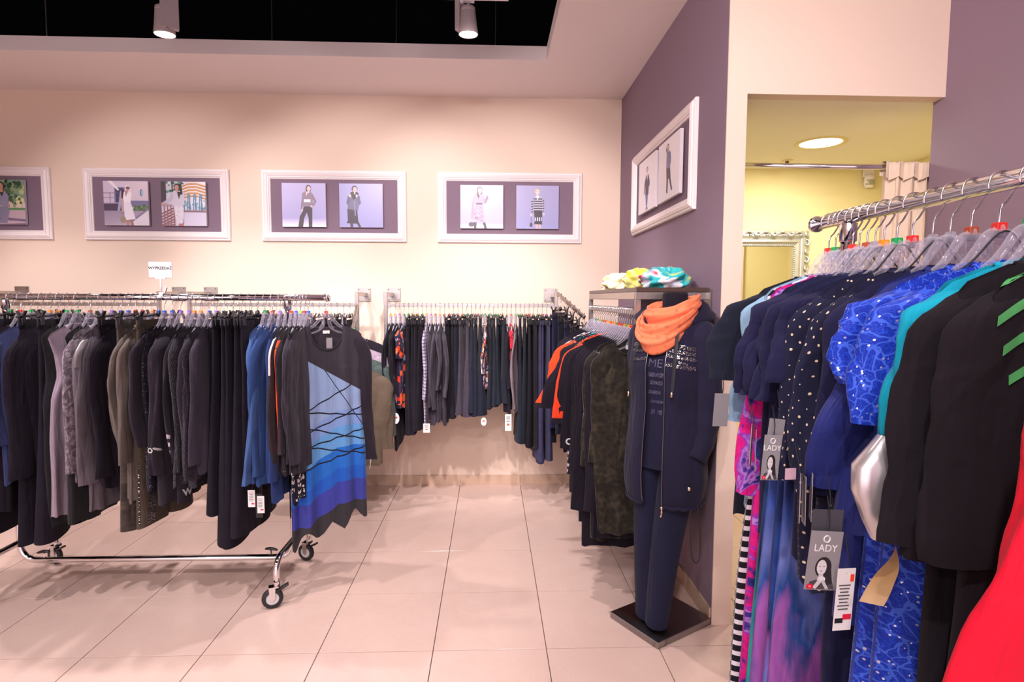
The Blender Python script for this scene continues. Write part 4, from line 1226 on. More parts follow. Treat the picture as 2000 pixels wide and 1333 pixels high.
# ------------------------------------------------------------------ hanging a whole rail
def hang(items, at_, rz0, where, grp, hook='hook16', jitter=5, seed=1, cubes=None, zr=None, lean=0.0):
    """items: dicts in counting order; at_(item) gives the point on the rail axis"""
    made = []
    for i, it in enumerate(items):
        rd = random.Random(seed * 1000 + i)
        pos = at_(it)
        rz = rz0 + R((0 if 'fix' in it else rd.uniform(-jitter, jitter)) + it.get('rot', 0))
        n = ordinal(i + 1)
        kind, mat = it['k'], it['m']
        lab = '%s, %s from %s' % (it['d'], n, where)
        if len(lab.split()) > 16: print('LONG', lab)
        z_r = pos[2]
        if kind in ('trousers', 'wide'):
            kw = dict(w=it.get('w', 0.165), hemw=it.get('hw', 0.13 if kind == 'wide' else 0.095), thick=it.get('t', 0.020), hem_thick=it.get('ht', 0.030))
            o = trousers('trousers', pos, rz, mat, z_r - 0.118 - it['z'], rd, lab, grp, kw)
            hk = 'bar'
        else:
            bk = dict(thick=it.get('t', 0.022), sh=it.get('sh', 0.195), hem=it.get('hem', 0.215), amp=it.get('amp', 0.010), dip=it.get('dip', 0.06), folds=it.get('folds', 3))
            if 'neck' in it: bk['neck'] = it['neck']
            if 'armhole' in it: bk['armhole'] = it['armhole']
            if 'hemfn' in it: bk['hemfn'] = it['hemfn']
            if 'ht' in it: bk['hem_thick'] = it['ht']
            sk = dict(r0=it.get('r0', 0.080), r1=it.get('r1', 0.056), out=it.get('out', 0.03), bend=rd.uniform(-0.02, 0.02), curl=rd.uniform(-0.012, 0.012), cuff=it.get('cuff', 0.0), flare=it.get('flare', 0.0))
            L = z_r - 0.126 - it['z']
            SL = (z_r - 0.183 - it['zs']) if 'zs' in it else None
            o = top(it.get('n', 'knit_top'), pos, rz, mat, L, rd, SL, lab, it.get('c', 'top'), grp, it.get('sm'), it.get('nm'), sk, bk)
            hk = it.get('hk', 'clear')
        cu = it.get('cube', rd.choice(cubes or ['red', 'green', 'orange', 'blue', 'brown', 'purple', None, None]))
        if hk == 'bar' and 'cube' not in it and rd.random() < 0.5: cu = None
        hl = {'clear': 'clear plastic hanger', 'dark': 'black plastic hanger', 'bar': 'black clip hanger'}[hk]
        hl += (' with %s size cube' % cu) if cu else ''
        make_hanger(pos, rz, hk, cu, '%s, %s from %s' % (hl, n, where), 'hangers on ' + grp, hook)
        made.append(o)
    return made

def T(d, m, x, z, zs=None, **kw):
    r = dict(d=d, m=m, x=x, z=z, k='top'); r.update(kw)
    if zs is not None: r['zs'] = zs
    return r
def P(d, m, x, z, **kw):
    r = dict(d=d, m=m, x=x, z=z, k='trousers'); r.update(kw); return r

# --- rolling rack, counted from its patterned dress end (x falls)
def rz1(y): return 1.515 - (y - 583) * 0.0025
def rx1(x): return (x - 958) * 0.0025
G1 = [
    T('charcoal melange sweater', F_CHAR2, 582, rz1(925), rz1(905), cube='blue'),
    T('black top with leopard hem', F_BLACK, 574, rz1(990), rz1(900), cube='red', t=0.010, r0=0.055, r1=0.045),
    T('charcoal melange sweater', F_CHAR2, 566, rz1(930), rz1(905), cube='lime', r1=0.07),
    T('dark charcoal sweater', F_CHAR, 557, rz1(930), rz1(890)),
    T('charcoal sparkle sweater with orange stripe', F_SPARK, 548, rz1(930), rz1(885), cube='red'),
    T('dark sparkle knit with white stripe', F_SPARK, 538, rz1(935), rz1(905), cube='green'),
    T('deep blue denim shirt', F_DENIM3, 524, rz1(985), rz1(940), n='denim_shirt', c='shirt', cube='purple'),
    T('mid blue denim shirt', F_DENIM2, 509, rz1(950), rz1(930), n='denim_shirt', c='shirt', cube='brown'),
    T('light blue denim shirt with gathered cuff', F_DENIM1, 494, rz1(945), rz1(945), n='denim_shirt', c='shirt', cuff=-0.15, r0=0.075, r1=0.065, cube='green'),
    P('black straight trousers', F_BLACK2, 478, rz1(985)),
    P('black wide-leg trousers with long hem', F_BLACK2, 462, rz1(1050), k='wide', ht=0.045),
    P('black wide-leg trousers', F_BLACK, 446, rz1(1070), k='wide', ht=0.045),
    P('black wide-leg trousers', F_BLACK2, 429, rz1(1068), k='wide', ht=0.05),
    P('black flared trousers', F_BLACK, 411, rz1(1005), k='wide', ht=0.04),
    T('plain charcoal sweater', F_CHAR3, 396, rz1(925), rz1(905), r1=0.065, cube='purple'),
    T('charcoal sweater', F_CHAR, 382, rz1(935), rz1(912), r1=0.065),
    T('charcoal cable knit sweater', F_CABLE, 364, rz1(955), rz1(936), r1=0.066, cube='orange'),
    T('charcoal cable knit sweater with raised collar', F_CABLE, 351, rz1(950), rz1(920), cube='orange'),
    T('dark sweater with white print edge', F_CHAR2, 341, rz1(985), rz1(905), t=0.015),
    T('dark sweatshirt with white LOVE lettering', F_CHAR2, 324, rz1(985), rz1(900), t=0.030),
    T('dark sweatshirt with white LOVE lettering lower down', F_CHAR2, 306, rz1(990), rz1(925), t=0.030),
    T('dark top with silver sequin shoulder', F_SEQ, 291, rz1(960), rz1(870), sm=F_CHAR2, cube='blue'),
    P('dark olive trousers with studded seam', F_OLIVE2, 279, rz1(1035), hw=0.11, ht=0.04, cube='blue'),
    T('taupe olive jacket with long hem', F_OLIVE, 268, rz1(982), rz1(902), n='jacket', c='jacket', r0=0.085, r1=0.075, cube='orange'),
    T('taupe olive jacket with puffed sleeve', F_OLIVE, 248, rz1(975), rz1(898), n='jacket', c='jacket', r0=0.09, r1=0.08, cube='red'),
    P('olive brown velour trousers', F_VELVET2, 233, rz1(1045), hw=0.10, ht=0.04, cube='red'),
    T('black top with loose sleeve', F_BLACK2, 219, rz1(955), rz1(930), cube='blue'),
    P('black straight trousers', F_BLACK, 204, rz1(950), cube='blue'),
    T('grey mauve top with sequin strip', F_GREYM, 187, rz1(1000), rz1(945), r1=0.06, cube='purple'),
    T('acid-washed grey velour top', F_ACID, 166, rz1(945), rz1(922), r0=0.085, cube='grey', r1=0.06),
    T('long black felted wool vest', F_BLACKWOOL, 143, rz1(1022), n='vest', c='vest', armhole=0.06, hem=0.24, cube='brown', t=0.03),
    T('long mauve wool vest with patch pocket', F_MAUVE, 118, rz1(1008), n='vest', c='vest', armhole=0.06, hem=0.24, cube='green', t=0.026),
    T('long black wool coat vest', F_BLACKWOOL, 97, rz1(1030), n='vest', c='vest', armhole=0.04, hem=0.22, cube='green'),
    P('black wide trousers', F_BLACK2, 81, rz1(1058), k='wide', ht=0.05, cube='orange'),
    T('dark charcoal sweater', F_BLACK2, 64, rz1(1000), rz1(930), r1=0.075, cube='orange'),
    P('black trousers', F_BLACK, 47, rz1(1060), k='wide', ht=0.045),
    T('dusty navy sweatshirt', F_DUSTY, 26, rz1(945), rz1(868), r0=0.09, r1=0.07, cube='green'),
    T('black knit top', F_BLACK2, 6, rz1(1000), rz1(930), cube='red'),
    P('black trousers', F_BLACK, -14, rz1(1050), cube='green'),
    T('charcoal sweater', F_CHAR2, -40, rz1(980), rz1(900)),
    P('black trousers', F_BLACK2, -66, rz1(1040)),
]
for q in G1:
    if q['k'] == 'top': q['t'] = q.get('t', 0.0195)
_g1 = hang(G1, lambda it: (rx1(it['x']), 3.0, Z1), R(90), 'patterned dress on rolling rack', 'clothes on the rolling rack', jitter=7, seed=11)
# lettering, stripes and trims on that rack
def near_sleeve(o): return [c for c in o.children if c.name.startswith('sleeve')][0]
ROT_FRONT = Matrix.Rotation(R(90), 3, 'X')
for idx, zt in ((19, rz1(845)), (20, rz1(873))):
    o = _g1[idx]; s = near_sleeve(o)
    cling_text('LOVE', 0.034, M_WHITEINK, o, Vector((o.location.x + 0.030, 2.75, zt)), (0, 1, 0), ROT_FRONT, [s])
def cling_patch(garment, targets, pts, mat, name, direction=(0, 1, 0), lift=0.0025, n=24):
    """a strip of cloth laid on the garment: pts = list of (left, right) world points down its length"""
    V, F = [], []
    for t in targets:
        mw = world_mat(t); b = len(V)
        V.extend([mw @ v.co for v in t.data.vertices]); F.extend([[i + b for i in p.vertices] for p in t.data.polygons])
    tree = BVHTree.FromPolygons(V, F)
    d = Vector(direction).normalized(); inv = world_mat(garment).inverted()
    L_ = np.array([p[0] for p in pts], float); R_ = np.array([p[1] for p in pts], float)
    tt = np.linspace(0, len(pts) - 1, n)
    rows = []
    for t in tt:
        a = np.array([np.interp(t, range(len(pts)), L_[:, k]) for k in range(3)]); b = np.array([np.interp(t, range(len(pts)), R_[:, k]) for k in range(3)])
        hits = []
        for f in np.linspace(0, 1, 7):
            p = Vector(a * (1 - f) + b * f)
            hits.append(tree.ray_cast(p - d * 0.4, d)[0])
        if all(h is None for h in hits): continue
        for k in range(7):       # points off the cloth fold back to the nearest one on it
            if hits[k] is None:
                j = min((j for j in range(7) if hits[j] is not None and not isinstance(hits[j], tuple)), key=lambda j: abs(j - k))
                hits[k] = (hits[j],)
        hits = [h[0] if isinstance(h, tuple) else h for h in hits]
        rows.append([tuple(inv @ (h - d * lift)) for h in hits])
    if len(rows) < 2: return None
    return MB().loft(np.array(rows), close=False).build(name, mat, garment, smooth=True)
def sleeve_stripe(o, mat, z0, z1, w=0.010, dx=0.0, name='sleeve_stripe'):
    s = near_sleeve(o); x = o.location.x + dx
    cling_patch(o, [s], [((x - w/2, 2.7, z0), (x + w/2, 2.7, z0)), ((x - w/2, 2.7, z1), (x + w/2, 2.7, z1))], mat, name)
sleeve_stripe(_g1[4], F_ORANGE, rz1(665), rz1(880), 0.012, 0.004)
sleeve_stripe(_g1[5], F_WHITE, rz1(660), rz1(730), 0.008, 0.004)
sleeve_stripe(_g1[18], F_STRIPE2, rz1(840), rz1(895), 0.016, 0.006, 'print_edge')
sleeve_stripe(_g1[28], F_SILVER, rz1(665), rz1(715), 0.014, -0.012, 'sequin_strip')

# printed hems and studded seam low on the rolling rack
o = _g1[18]
cling_text('WE LOVE', 0.046, M_WHITEINK, o, Vector((o.location.x + 0.1, 2.90, rz1(966))), (-1, 0, 0), Matrix(((0, 0, 1), (1, 0, 0), (0, 1, 0))), [o])
o = _g1[22]
for dx in (-0.012, 0.014):
    cling_patch(o, [o], [((o.location.x + dx - 0.003, 2.7, rz1(905)), (o.location.x + dx + 0.003, 2.7, rz1(905))), ((o.location.x + dx - 0.003, 2.7, rz1(1028)), (o.location.x + dx + 0.003, 2.7, rz1(1028)))], F_SEQBAND, 'studded_seam')

# --- the patterned dress turned out at the end of the rolling rack
def dress_hem(u0, v0):
    return -0.10 * np.maximum(0, -u0 - 0.15) ** 1.2 + 0.05 * np.maximum(0, u0) + 0.035 * np.cos(3.2 * PI * u0)
_rd = random.Random(5)
DR = (-0.850, 3.0, Z1)
dress = top('patterned_dress', DR, R(26), F_DRESS, 1.07, _rd, 0.70, 'long charcoal dress with blue patchwork bands and black lines', 'dress', None, F_CHAR2, F_CHAR2,
    dict(r0=0.050, r1=0.036, out=0.055, thick=0.020), dict(sh=0.180, chest=0.175, hem=0.195, thick=0.028, hem_thick=0.045, folds=4, amp=0.015, neck=0.085, dip=0.145, back=0.03, hemfn=dress_hem, N=44, K=80))
make_hanger(DR, R(26), 'clear', 'red', 'clear plastic hanger with red size cube holding the patterned dress', 'hangers on clothes on the rolling rack')
MB().box((0.0, 0.008, -0.178), (0.034, 0.002, 0.016)).build('neck_label', M_WHITECARD, dress)
_t = MB().box((0.012, -0.006, -0.235), (0.030, 0.0015, 0.055)).build('hang_tag', M_CARD, dress)
MB().tube([(0.012, -0.004, -0.208), (0.004, 0.006, -0.18)], 0.0008, 5).build('tag_cord', M_BLACKINK, _t)

# --- centre wall rail, counted from the corner
def bz(y): return 1.515 - (y - 583) * 0.003667
def bx(x): return (x - 958) * 0.003667
ZB = 1.468
G2 = [
    P('black narrow trousers', F_BLACK, 1078, bz(870)),
    P('slate navy trousers with pressed crease', F_NAVY3, 1068, bz(905), hw=0.115, cube='magenta'),
    P('slate navy long trousers', F_NAVY3, 1056, bz(910), hw=0.115, cube='red'),
    P('slate navy long trousers', F_NAVY3, 1046, bz(905), hw=0.12, ht=0.035),
    P('black trousers', F_BLACK2, 1036, bz(880), hw=0.11, cube='orange'),
    P('black trousers', F_BLACK, 1027, bz(878), hw=0.11, cube='red'),
    P('dark denim jeans', F_JEAN, 1017, bz(868), hw=0.12, ht=0.035, cube='orange'),
    P('dark denim wide jeans', F_JEAN, 1007, bz(868), hw=0.125, ht=0.035),
    T('warm grey cardigan with red lining', F_GREY, 998, bz(806), bz(800), r0=0.085, cube='green'),
    T('scarlet printed blouse', F_RED, 989, bz(705), bz(680), cube='red'),
    T('black top', F_BLACK, 981, bz(808), bz(760)),
    P('dark denim jeans', F_JEAN, 972, bz(790), hw=0.11, cube='orange'),
    P('dark denim jeans', F_JEAN, 963, bz(790), hw=0.11, cube='green'),
    P('dark denim jeans', F_JEAN, 953, bz(795), hw=0.115),
    P('dark denim jeans', F_JEAN, 945, bz(800), hw=0.11, cube='green'),
    T('white and orange printed blouse', F_FLOWHITE, 937, bz(760), bz(730), t=0.014, cube='green'),
    P('dark navy wide trousers', F_NAVY2, 926, bz(812), k='wide', ht=0.05, cube='grey'),
    P('dark navy wide trousers', F_NAVY2, 913, bz(812), k='wide', ht=0.045),
    P('dark navy wide trousers', F_NAVY2, 902, bz(806), k='wide', ht=0.045),
    P('charcoal twill trousers', F_CHAR3, 890, bz(815), hw=0.12, ht=0.04),
    P('charcoal twill trousers', F_CHAR3, 880, bz(812), hw=0.11, ht=0.04, cube='orange'),
    P('black jeans', F_JEAN, 871, bz(805), cube='magenta'),
    P('black jeans', F_BLACK2, 863, bz(820)),
    P('black trousers', F_BLACK, 855, bz(822), cube='red'),
    T('charcoal blouse with buttoned cuff', F_CHAR3, 846, bz(832), bz(775), r0=0.085, r1=0.07, cube='red'),
    T('charcoal blouse with turned cuff', F_CHAR3, 836, bz(825), bz(762), r0=0.085, r1=0.07, cube='orange'),
    T('charcoal blouse', F_CHAR3, 826, bz(830), bz(800), r0=0.085, r1=0.065, cube='red'),
    T('charcoal loose blouse', F_CHAR, 816, bz(820), bz(795), r0=0.085, r1=0.065, cube='magenta'),
    T('navy and white plaid shirt', F_PLAID, 806, bz(845), bz(778), r0=0.085, r1=0.06, n='plaid_shirt', c='shirt', cube='orange', out=0.05),
    P('black pleated trousers', F_BLACK, 798, bz(840), k='wide', cube='green'),
    P('black pleated trousers', F_BLACK2, 790, bz(842), k='wide', cube='orange'),
    P('black pleated trousers', F_BLACK, 782, bz(848), k='wide', cube='orange'),
    P('black pleated trousers', F_BLACK2, 774, bz(850), k='wide', cube='green'),
    T('navy dress with large red flowers', F_FLORED, 766, bz(798), bz(700), n='floral_dress', c='dress', cube='green', r1=0.075, t=0.026),
    T('black tunic with pointed hem', F_BLACK, 759, bz(868), bz(768), cube='magenta', hemfn=lambda u, v: -0.06 * np.maximum(0, -u)),
    T('black tunic', F_BLACK2, 752, bz(845), bz(765), cube='orange', r0=0.085, r1=0.07),
    T('black tunic with draped hem', F_BLACK, 746, bz(840), bz(770), cube='orange', r0=0.085, r1=0.07, x2=1),
]
for q in G2:
    q['t'] = q.get('t', 0.0155)
# the near edges fan out a little, so step positions evenly along the real bar
_x_hi, _x_lo = 0.455, -0.742
for i, q in enumerate(G2): q['X'] = _x_hi + (_x_lo - _x_hi) * i / (len(G2) - 1)
_g2 = hang(G2, lambda it: (it['X'], 4.298, ZB), R(90), 'corner on wall rail', 'clothes on the centre wall rail', hook='hookbar', jitter=5, seed=23, cubes=['red', 'green', 'orange', 'magenta', None])

# --- wall rail behind the rolling rack (only seen over and beside it), counted from the gap
G3 = []
for i in range(26):
    k = i % 5
    if k in (0, 2, 3): G3.append(P('black trousers', F_BLACK if i % 2 else F_BLACK2, 0, 0.56 - 0.02 * (i % 3), t=0.019))
    elif k == 1: G3.append(T('black top', F_BLACK2, 0, 0.62, 0.80, t=0.018))
    else: G3.append(T('charcoal top', F_CHAR2, 0, 0.66, 0.80, t=0.018))
for i, q in enumerate(G3): q['X'] = -1.045 - 1.12 * i / 25
hang(G3, lambda it: (it['X'], 4.298, ZB), R(90), 'olive sweatshirts on wall rail', 'clothes on the wall rail behind the rolling rack', hook='hookbar', jitter=4, seed=31, cubes=['red', 'green', 'orange', 'magenta', None])
G4 = []
for i in range(24):
    k = i % 4
    if k in (0, 2): G4.append(P('black trousers', F_BLACK if i % 3 else F_NAVY2, 0, 0.56, t=0.019))
    elif k == 1: G4.append(T('black knit top', F_BLACK2, 0, 0.62, 0.80, t=0.018))
    else: G4.append(T('navy knit top', F_NAVY2, 0, 0.66, 0.80, t=0.018))
for i, q in enumerate(G4): q['X'] = -2.485 - 1.10 * i / 23
hang(G4, lambda it: (it['X'], 4.298, ZB), R(90), 'rail gap under park photograph', 'clothes on the far wall rail', hook='hookbar', jitter=4, seed=37, cubes=['red', 'green', 'orange', 'brown', None])

# --- sweatshirts facing out on the sloped arm
def on_arm(wf, f, up=0.012):
    a, b = Vector(wf[0]), Vector(wf[1])
    p = a.lerp(b, f); return (p.x, p.y, p.z + up - 0.02)
for i, (f, m, lab, L, SL) in enumerate(((0.30, F_BLACK2, 'black top at the back of the sloped display arm', 0.62, 0.50), (0.50, F_MAUVE, 'mauve top second from the back on the sloped arm', 0.60, 0.50),
        (0.70, F_TEALGREY, 'grey green top behind the olive sweatshirt', 0.62, 0.52), (0.94, F_BROWN, 'olive brown sweatshirt with silver flower appliques facing the aisle', 0.70, 0.53))):
    rd = random.Random(70 + i)
    pos = on_arm(WF1, f)
    o = top('sweatshirt', pos, R(-4 + 6 * i), m, L, rd, SL, lab, 'sweatshirt', 'tops on the sloped display arm', None, None, dict(r0=0.085, r1=0.06, out=0.035, thick=0.032), dict(sh=0.215, chest=0.215, hem=0.205, thick=0.03, amp=0.010, dip=0.09, neck=0.085))
    make_hanger(pos, R(-4 + 6 * i), 'dark' if i in (1, 2) else 'clear', None if i else 'green', 'hanger carrying the %s' % lab.split(' at ')[0].split(' second')[0].split(' behind')[0].split(' with')[0], 'hangers on the sloped display arm', 'hookbar')
sweat = o
rd = random.Random(8)
M_SILVERF = plain('silver_foil_applique', (0.82, 0.80, 0.82, 1), 0.25, 0.85)
for (fx, fz) in ((0.095, -0.235), (0.055, -0.385), (0.10, -0.455), (0.055, -0.56), (-0.05, -0.30), (-0.09, -0.48)):
    b = MB()
    for k in range(5):
        a = k * 2 * PI / 5 + fx * 30
        b.disc((fx + 0.014 * math.cos(a), 0, fz + 0.014 * math.sin(a)), 0.0125, 10, 'Y')
    b.disc((fx, -0.001, fz), 0.008, 10, 'Y')
    V = [(v[0], v[1], v[2]) for blk in b.v for v in blk]
    tree = BVHTree.FromPolygons([v.co.copy() for v in sweat.data.vertices], [list(p.vertices) for p in sweat.data.polygons])
    nv = []
    for v in V:
        h = tree.ray_cast(Vector((v[0], -0.5, v[2])), Vector((0, 1, 0)))[0]
        nv.append((v[0], (h.y if h else -0.03) - 0.0025, v[2]))
    MB().add(nv, b.f).build('flower_applique', M_SILVERF, sweat)
MB().tube(smooth_path([(0.125, -0.02, -0.74), (0.13, -0.035, -0.79), (0.122, -0.03, -0.85)], 6), 0.0022, 6).build('drawcord', M_WHITECORD, sweat)

# --- navy trousers on the second arm
for i, f in enumerate((0.12, 0.34, 0.56, 0.78, 0.97)):
    rd = random.Random(90 + i)
    pos = on_arm(WF2, f)
    lab = 'navy trousers on the sloped arm by the corner, %s from the wall' % ordinal(i + 1)
    trousers('trousers', pos, R(64), F_NAVY2 if i % 2 else F_NAVY, 0.82, rd, lab, 'navy trousers on the sloped arm', dict(hemw=0.11, thick=0.018, hem_thick=0.028))
    make_hanger(pos, R(64), 'bar', None, 'black clip hanger on the corner sloped arm, %s from the wall' % ordinal(i + 1), 'clip hangers on the sloped arm', 'hookbar')

# --- rail under the shelf, counted from the mannequin
G5 = [
    T('dark olive velvet top turned to the aisle', F_VELVET, 2.735, 0.37, 0.70, t=0.028, dip=0.085, neck=0.09, r0=0.066, r1=0.06, out=0.0, sh=0.165, hem=0.165, cube='red'),
    T('black sheer studded tunic', F_BLACK2, 2.79, 0.32, 0.45, cube='red', r1=0.06, out=0.02, sh=0.17, hem=0.18),
    T('olive snake-print velvet tunic', F_VELVET, 2.835, 0.30, 0.66, cube='orange', r1=0.06, out=0.02, sh=0.175, hem=0.185),
    T('black jersey dress', F_BLACK, 2.88, 0.24, 0.42, cube='green', out=0.05),
    T('black top with cord hem', F_BLACK2, 2.925, 0.36, 0.50, cube='orange', out=0.05),
    T('black jersey tunic', F_BLACK, 2.97, 0.33, 0.48, cube='brown', out=0.05),
    T('black jersey tunic', F_BLACK2, 3.015, 0.35, 0.50, cube='red', out=0.05),
    T('black knit top', F_BLACK, 3.06, 0.40, 0.55, cube='red', out=0.05),
    T('black knit top', F_BLACK2, 3.105, 0.42, 0.60, cube='green', out=0.05),
    T('black tee with white word sleeve', F_BLACK, 3.15, 0.52, 0.66, cube='orange', r0=0.095, r1=0.075, out=0.06),
    T('black tee with orange stripe', F_BLACK2, 3.20, 0.40, 0.80, cube='orange', r0=0.095, r1=0.095, out=0.11),
    T('black dress with orange side stripe', F_ORANGE, 3.25, 0.36, 0.72, cube='red', sm=F_BLACK, out=0.07),
    T('black dress with orange and teal flowers', F_FLOWER, 3.30, 0.34, 0.70, cube='orange', n='floral_dress', c='dress', sm=F_TEALPRINT, out=0.06),
    T('black tee with orange shoulder stripe', F_BLACK, 3.36, 0.60, 0.86, cube='orange', r0=0.10, r1=0.10, out=0.15),
    T('teal printed black tee', F_TEALPRINT, 3.41, 0.58, 0.84, cube='red', sm=F_TEALPRINT, out=0.10),
    T('black tee with wide red stripe', F_BLACK2, 3.47, 0.60, 0.84, cube='brown', r0=0.10, r1=0.10, out=0.16),
    T('grey striped summer dress', F_STRIPE2, 3.53, 0.42, 0.86, cube='green', n='striped_dress', c='dress', sm=F_BLACK, out=0.08),
    T('black and white printed tee', F_MONOPRINT, 3.59, 0.62, 0.86, cube='orange', out=0.09),
    T('black knit top', F_BLACK, 3.65, 0.55, 0.80, cube=None, out=0.08),
    T('black knit top', F_BLACK2, 3.71, 0.55, 0.80, cube='green', out=0.07),
    T('black long top', F_BLACK, 3.77, 0.50, 0.80, cube=None, out=0.05),
    T('black long top', F_BLACK2, 3.83, 0.50, 0.80, cube='grey', out=0.04),
    T('black long top', F_BLACK, 3.88, 0.50, 0.80, cube=None, out=0.03),
]
for q in G5:
    q['t'] = q.get('t', 0.021); q['sh'] = q.get('sh', 0.182); q['r0'] = q.get('r0', 0.08) * 0.88; q['r1'] = q.get('r1', 0.056) * 0.88
_g5 = hang(G5, lambda it: (XS + 0.013, it['x'], 1.455), 0.0, 'mannequin under shelf', 'clothes under the shelf', hook='hookbar', jitter=4, seed=43)
MB().box((0.0, 0.010, -0.172), (0.075, 0.0015, 0.020)).build('neck_label', M_WHITECARD, _g5[0])
def tip_stripe(o, mat, z0, z1, w, name='sleeve_stripe'):
    """stripe down the outer side of the sleeve that faces the aisle"""
    s = near_sleeve(o); x = o.location.x - 0.6; y = o.location.y
    cling_patch(o, [s], [((x, y - w/2, z0), (x, y + w/2, z0)), ((x, y - w/2, z1), (x, y + w/2, z1))], mat, name, direction=(1, 0, 0), lift=0.004)
tip_stripe(_g5[10], F_ORANGE, 1.262, 0.84, 0.018)
tip_stripe(_g5[13], F_ORANGE, 1.262, 0.90, 0.020)
tip_stripe(_g5[15], F_ORANGE, 1.262, 0.88, 0.018)
o = _g5[9]
cling_text('LOVE', 0.05, M_WHITEINK, o, Vector((o.location.x - 0.235, o.location.y - 0.1, 0.715)), (0, 1, 0), ROT_FRONT, [near_sleeve(o)])

# --- foreground rack, counted from the fitting room end
def fw(d, m, y, z, zs, **kw): return T(d, m, y, z, zs, **kw)
G6 = [
    fw('dark navy short-sleeved tee', F_NAVY2, 1.452, 0.95, 1.30, cube='red', r0=0.085, r1=0.09, out=0.075),
    fw('pale blue chiffon cardigan', F_PALEBLUE, 1.424, 0.98, 1.20, cube='green', r0=0.075, r1=0.065, out=0.03, flare=0.012),
    fw('striped black and white maxi dress', F_STRIPE, 1.402, 0.35, None, cube=None, n='maxi_dress', c='dress', hem=0.245),
    fw('navy and magenta floral chiffon dress', F_MAGENTA, 1.385, 0.25, 1.02, cube='brown', n='maxi_dress', c='dress', r0=0.075, r1=0.06, hem=0.25, out=0.03, amp=0.014),
    fw('plain navy short-sleeved tee', F_NAVY, 1.355, 0.95, 1.28, cube='red', r0=0.085, r1=0.085, out=0.055),
    fw('navy maxi dress dyed teal at the hem', F_DIP1, 1.330, 0.22, 1.28, cube=None, n='maxi_dress', c='dress', sm=F_NAVY, r0=0.085, r1=0.088, hem=0.25, out=0.03),
    fw('navy maxi dress dyed violet at the hem', F_DIP2, 1.302, 0.22, 1.29, cube='brown', n='maxi_dress', c='dress', sm=F_NAVY, r0=0.085, r1=0.088, hem=0.25, out=0.03),
    fw('navy maxi dress dyed magenta at the hem', F_DIP3, 1.274, 0.22, 1.28, cube='grey', n='maxi_dress', c='dress', sm=F_NAVY, r0=0.085, r1=0.09, hem=0.245, out=0.03),
    fw('navy maxi dress clouded with lilac blue', F_DIP2, 1.246, 0.22, 1.28, cube='orange', n='maxi_dress', c='dress', sm=F_NAVY, r0=0.085, r1=0.09, hem=0.24, out=0.03),
    fw('navy tee with flared sleeve', F_NAVY, 1.205, 0.95, 1.33, cube='green', r0=0.085, r1=0.095, out=0.03),
    fw('navy blouse with cream dots', F_DOTS, 1.160, 0.92, 1.13, cube='red', r0=0.085, r1=0.075, out=0.03, n='dotted_blouse', c='blouse'),
    fw('navy blouse with cream dots and wide sleeve', F_DOTS, 1.105, 0.92, 1.12, cube=None, r0=0.085, r1=0.080, out=0.03, n='dotted_blouse', c='blouse'),
    fw('plain navy tunic between dots and lace', F_NAVY, 1.062, 0.70, 1.14, cube=None, r0=0.085, r1=0.08, out=0.03, n='tunic', c='tunic'),
    fw('ink blue satin tunic with tiered hem', F_INDIGO, 1.015, 0.93, 1.16, cube='brown', r0=0.09, r1=0.105, out=0.03, n='tunic', c='tunic', hem=0.245, t=0.028),
    fw('royal blue sequin lace dress', F_LACE, 0.958, 0.25, 1.36, cube='red', n='lace_dress', c='dress', r0=0.095, r1=0.105, out=0.03, hem=0.235, t=0.026, amp=0.016),
    fw('royal blue sequin lace dress nearer the turquoise top', F_LACE, 0.900, 0.25, 1.30, cube='green', n='lace_dress', c='dress', r0=0.085, r1=0.09, out=0.03, hem=0.225, t=0.026, amp=0.016),
    fw('turquoise top with silver cuff', F_TURQ, 0.868, 1.16, 1.275, cube='brown', r0=0.078, r1=0.060, out=0.03),
    fw('black top with long loose sleeve', F_BLACKMATTE, 0.838, 0.45, 1.12, cube='grey', hk='dark', r0=0.085, r1=0.080, out=0.03),
    fw('black top with short wide sleeve', F_BLACKMATTE, 0.808, 0.60, 1.14, cube='brown', r0=0.09, r1=0.09, out=0.03),
    fw('black top with green striped shoulder', F_BLACKMATTE, 0.772, 0.55, 1.14, cube='magenta', r0=0.085, r1=0.08, out=0.03),
    fw('scarlet long-sleeved top', F_RED, 0.615, 0.75, 1.02, cube='green', r0=0.085, r1=0.085, out=0.11, sh=0.18, fix=1),
]
for q in G6:
    q['t'] = q.get('t', 0.021); q['sh'] = q.get('sh', 0.182); q['r0'] = q.get('r0', 0.08) * 0.86; q['r1'] = q.get('r1', 0.056) * 0.86
_g6 = hang(G6, lambda it: (X2, it['x'], Z2), 0.0, 'fitting room, foreground rack', 'clothes on the foreground rack', jitter=5, seed=57)

# tiered second hem of the ink blue tunic
o = _g6[13]
rd = random.Random(3)
cloth_body(rd, Z2 - 0.126 - 1.10, sh=0.18, chest=0.205, hem=0.235, thick=0.030, hem_thick=0.036, folds=4, amp=0.012).build('overlay_tier', F_INDIGO, o, smooth=True)
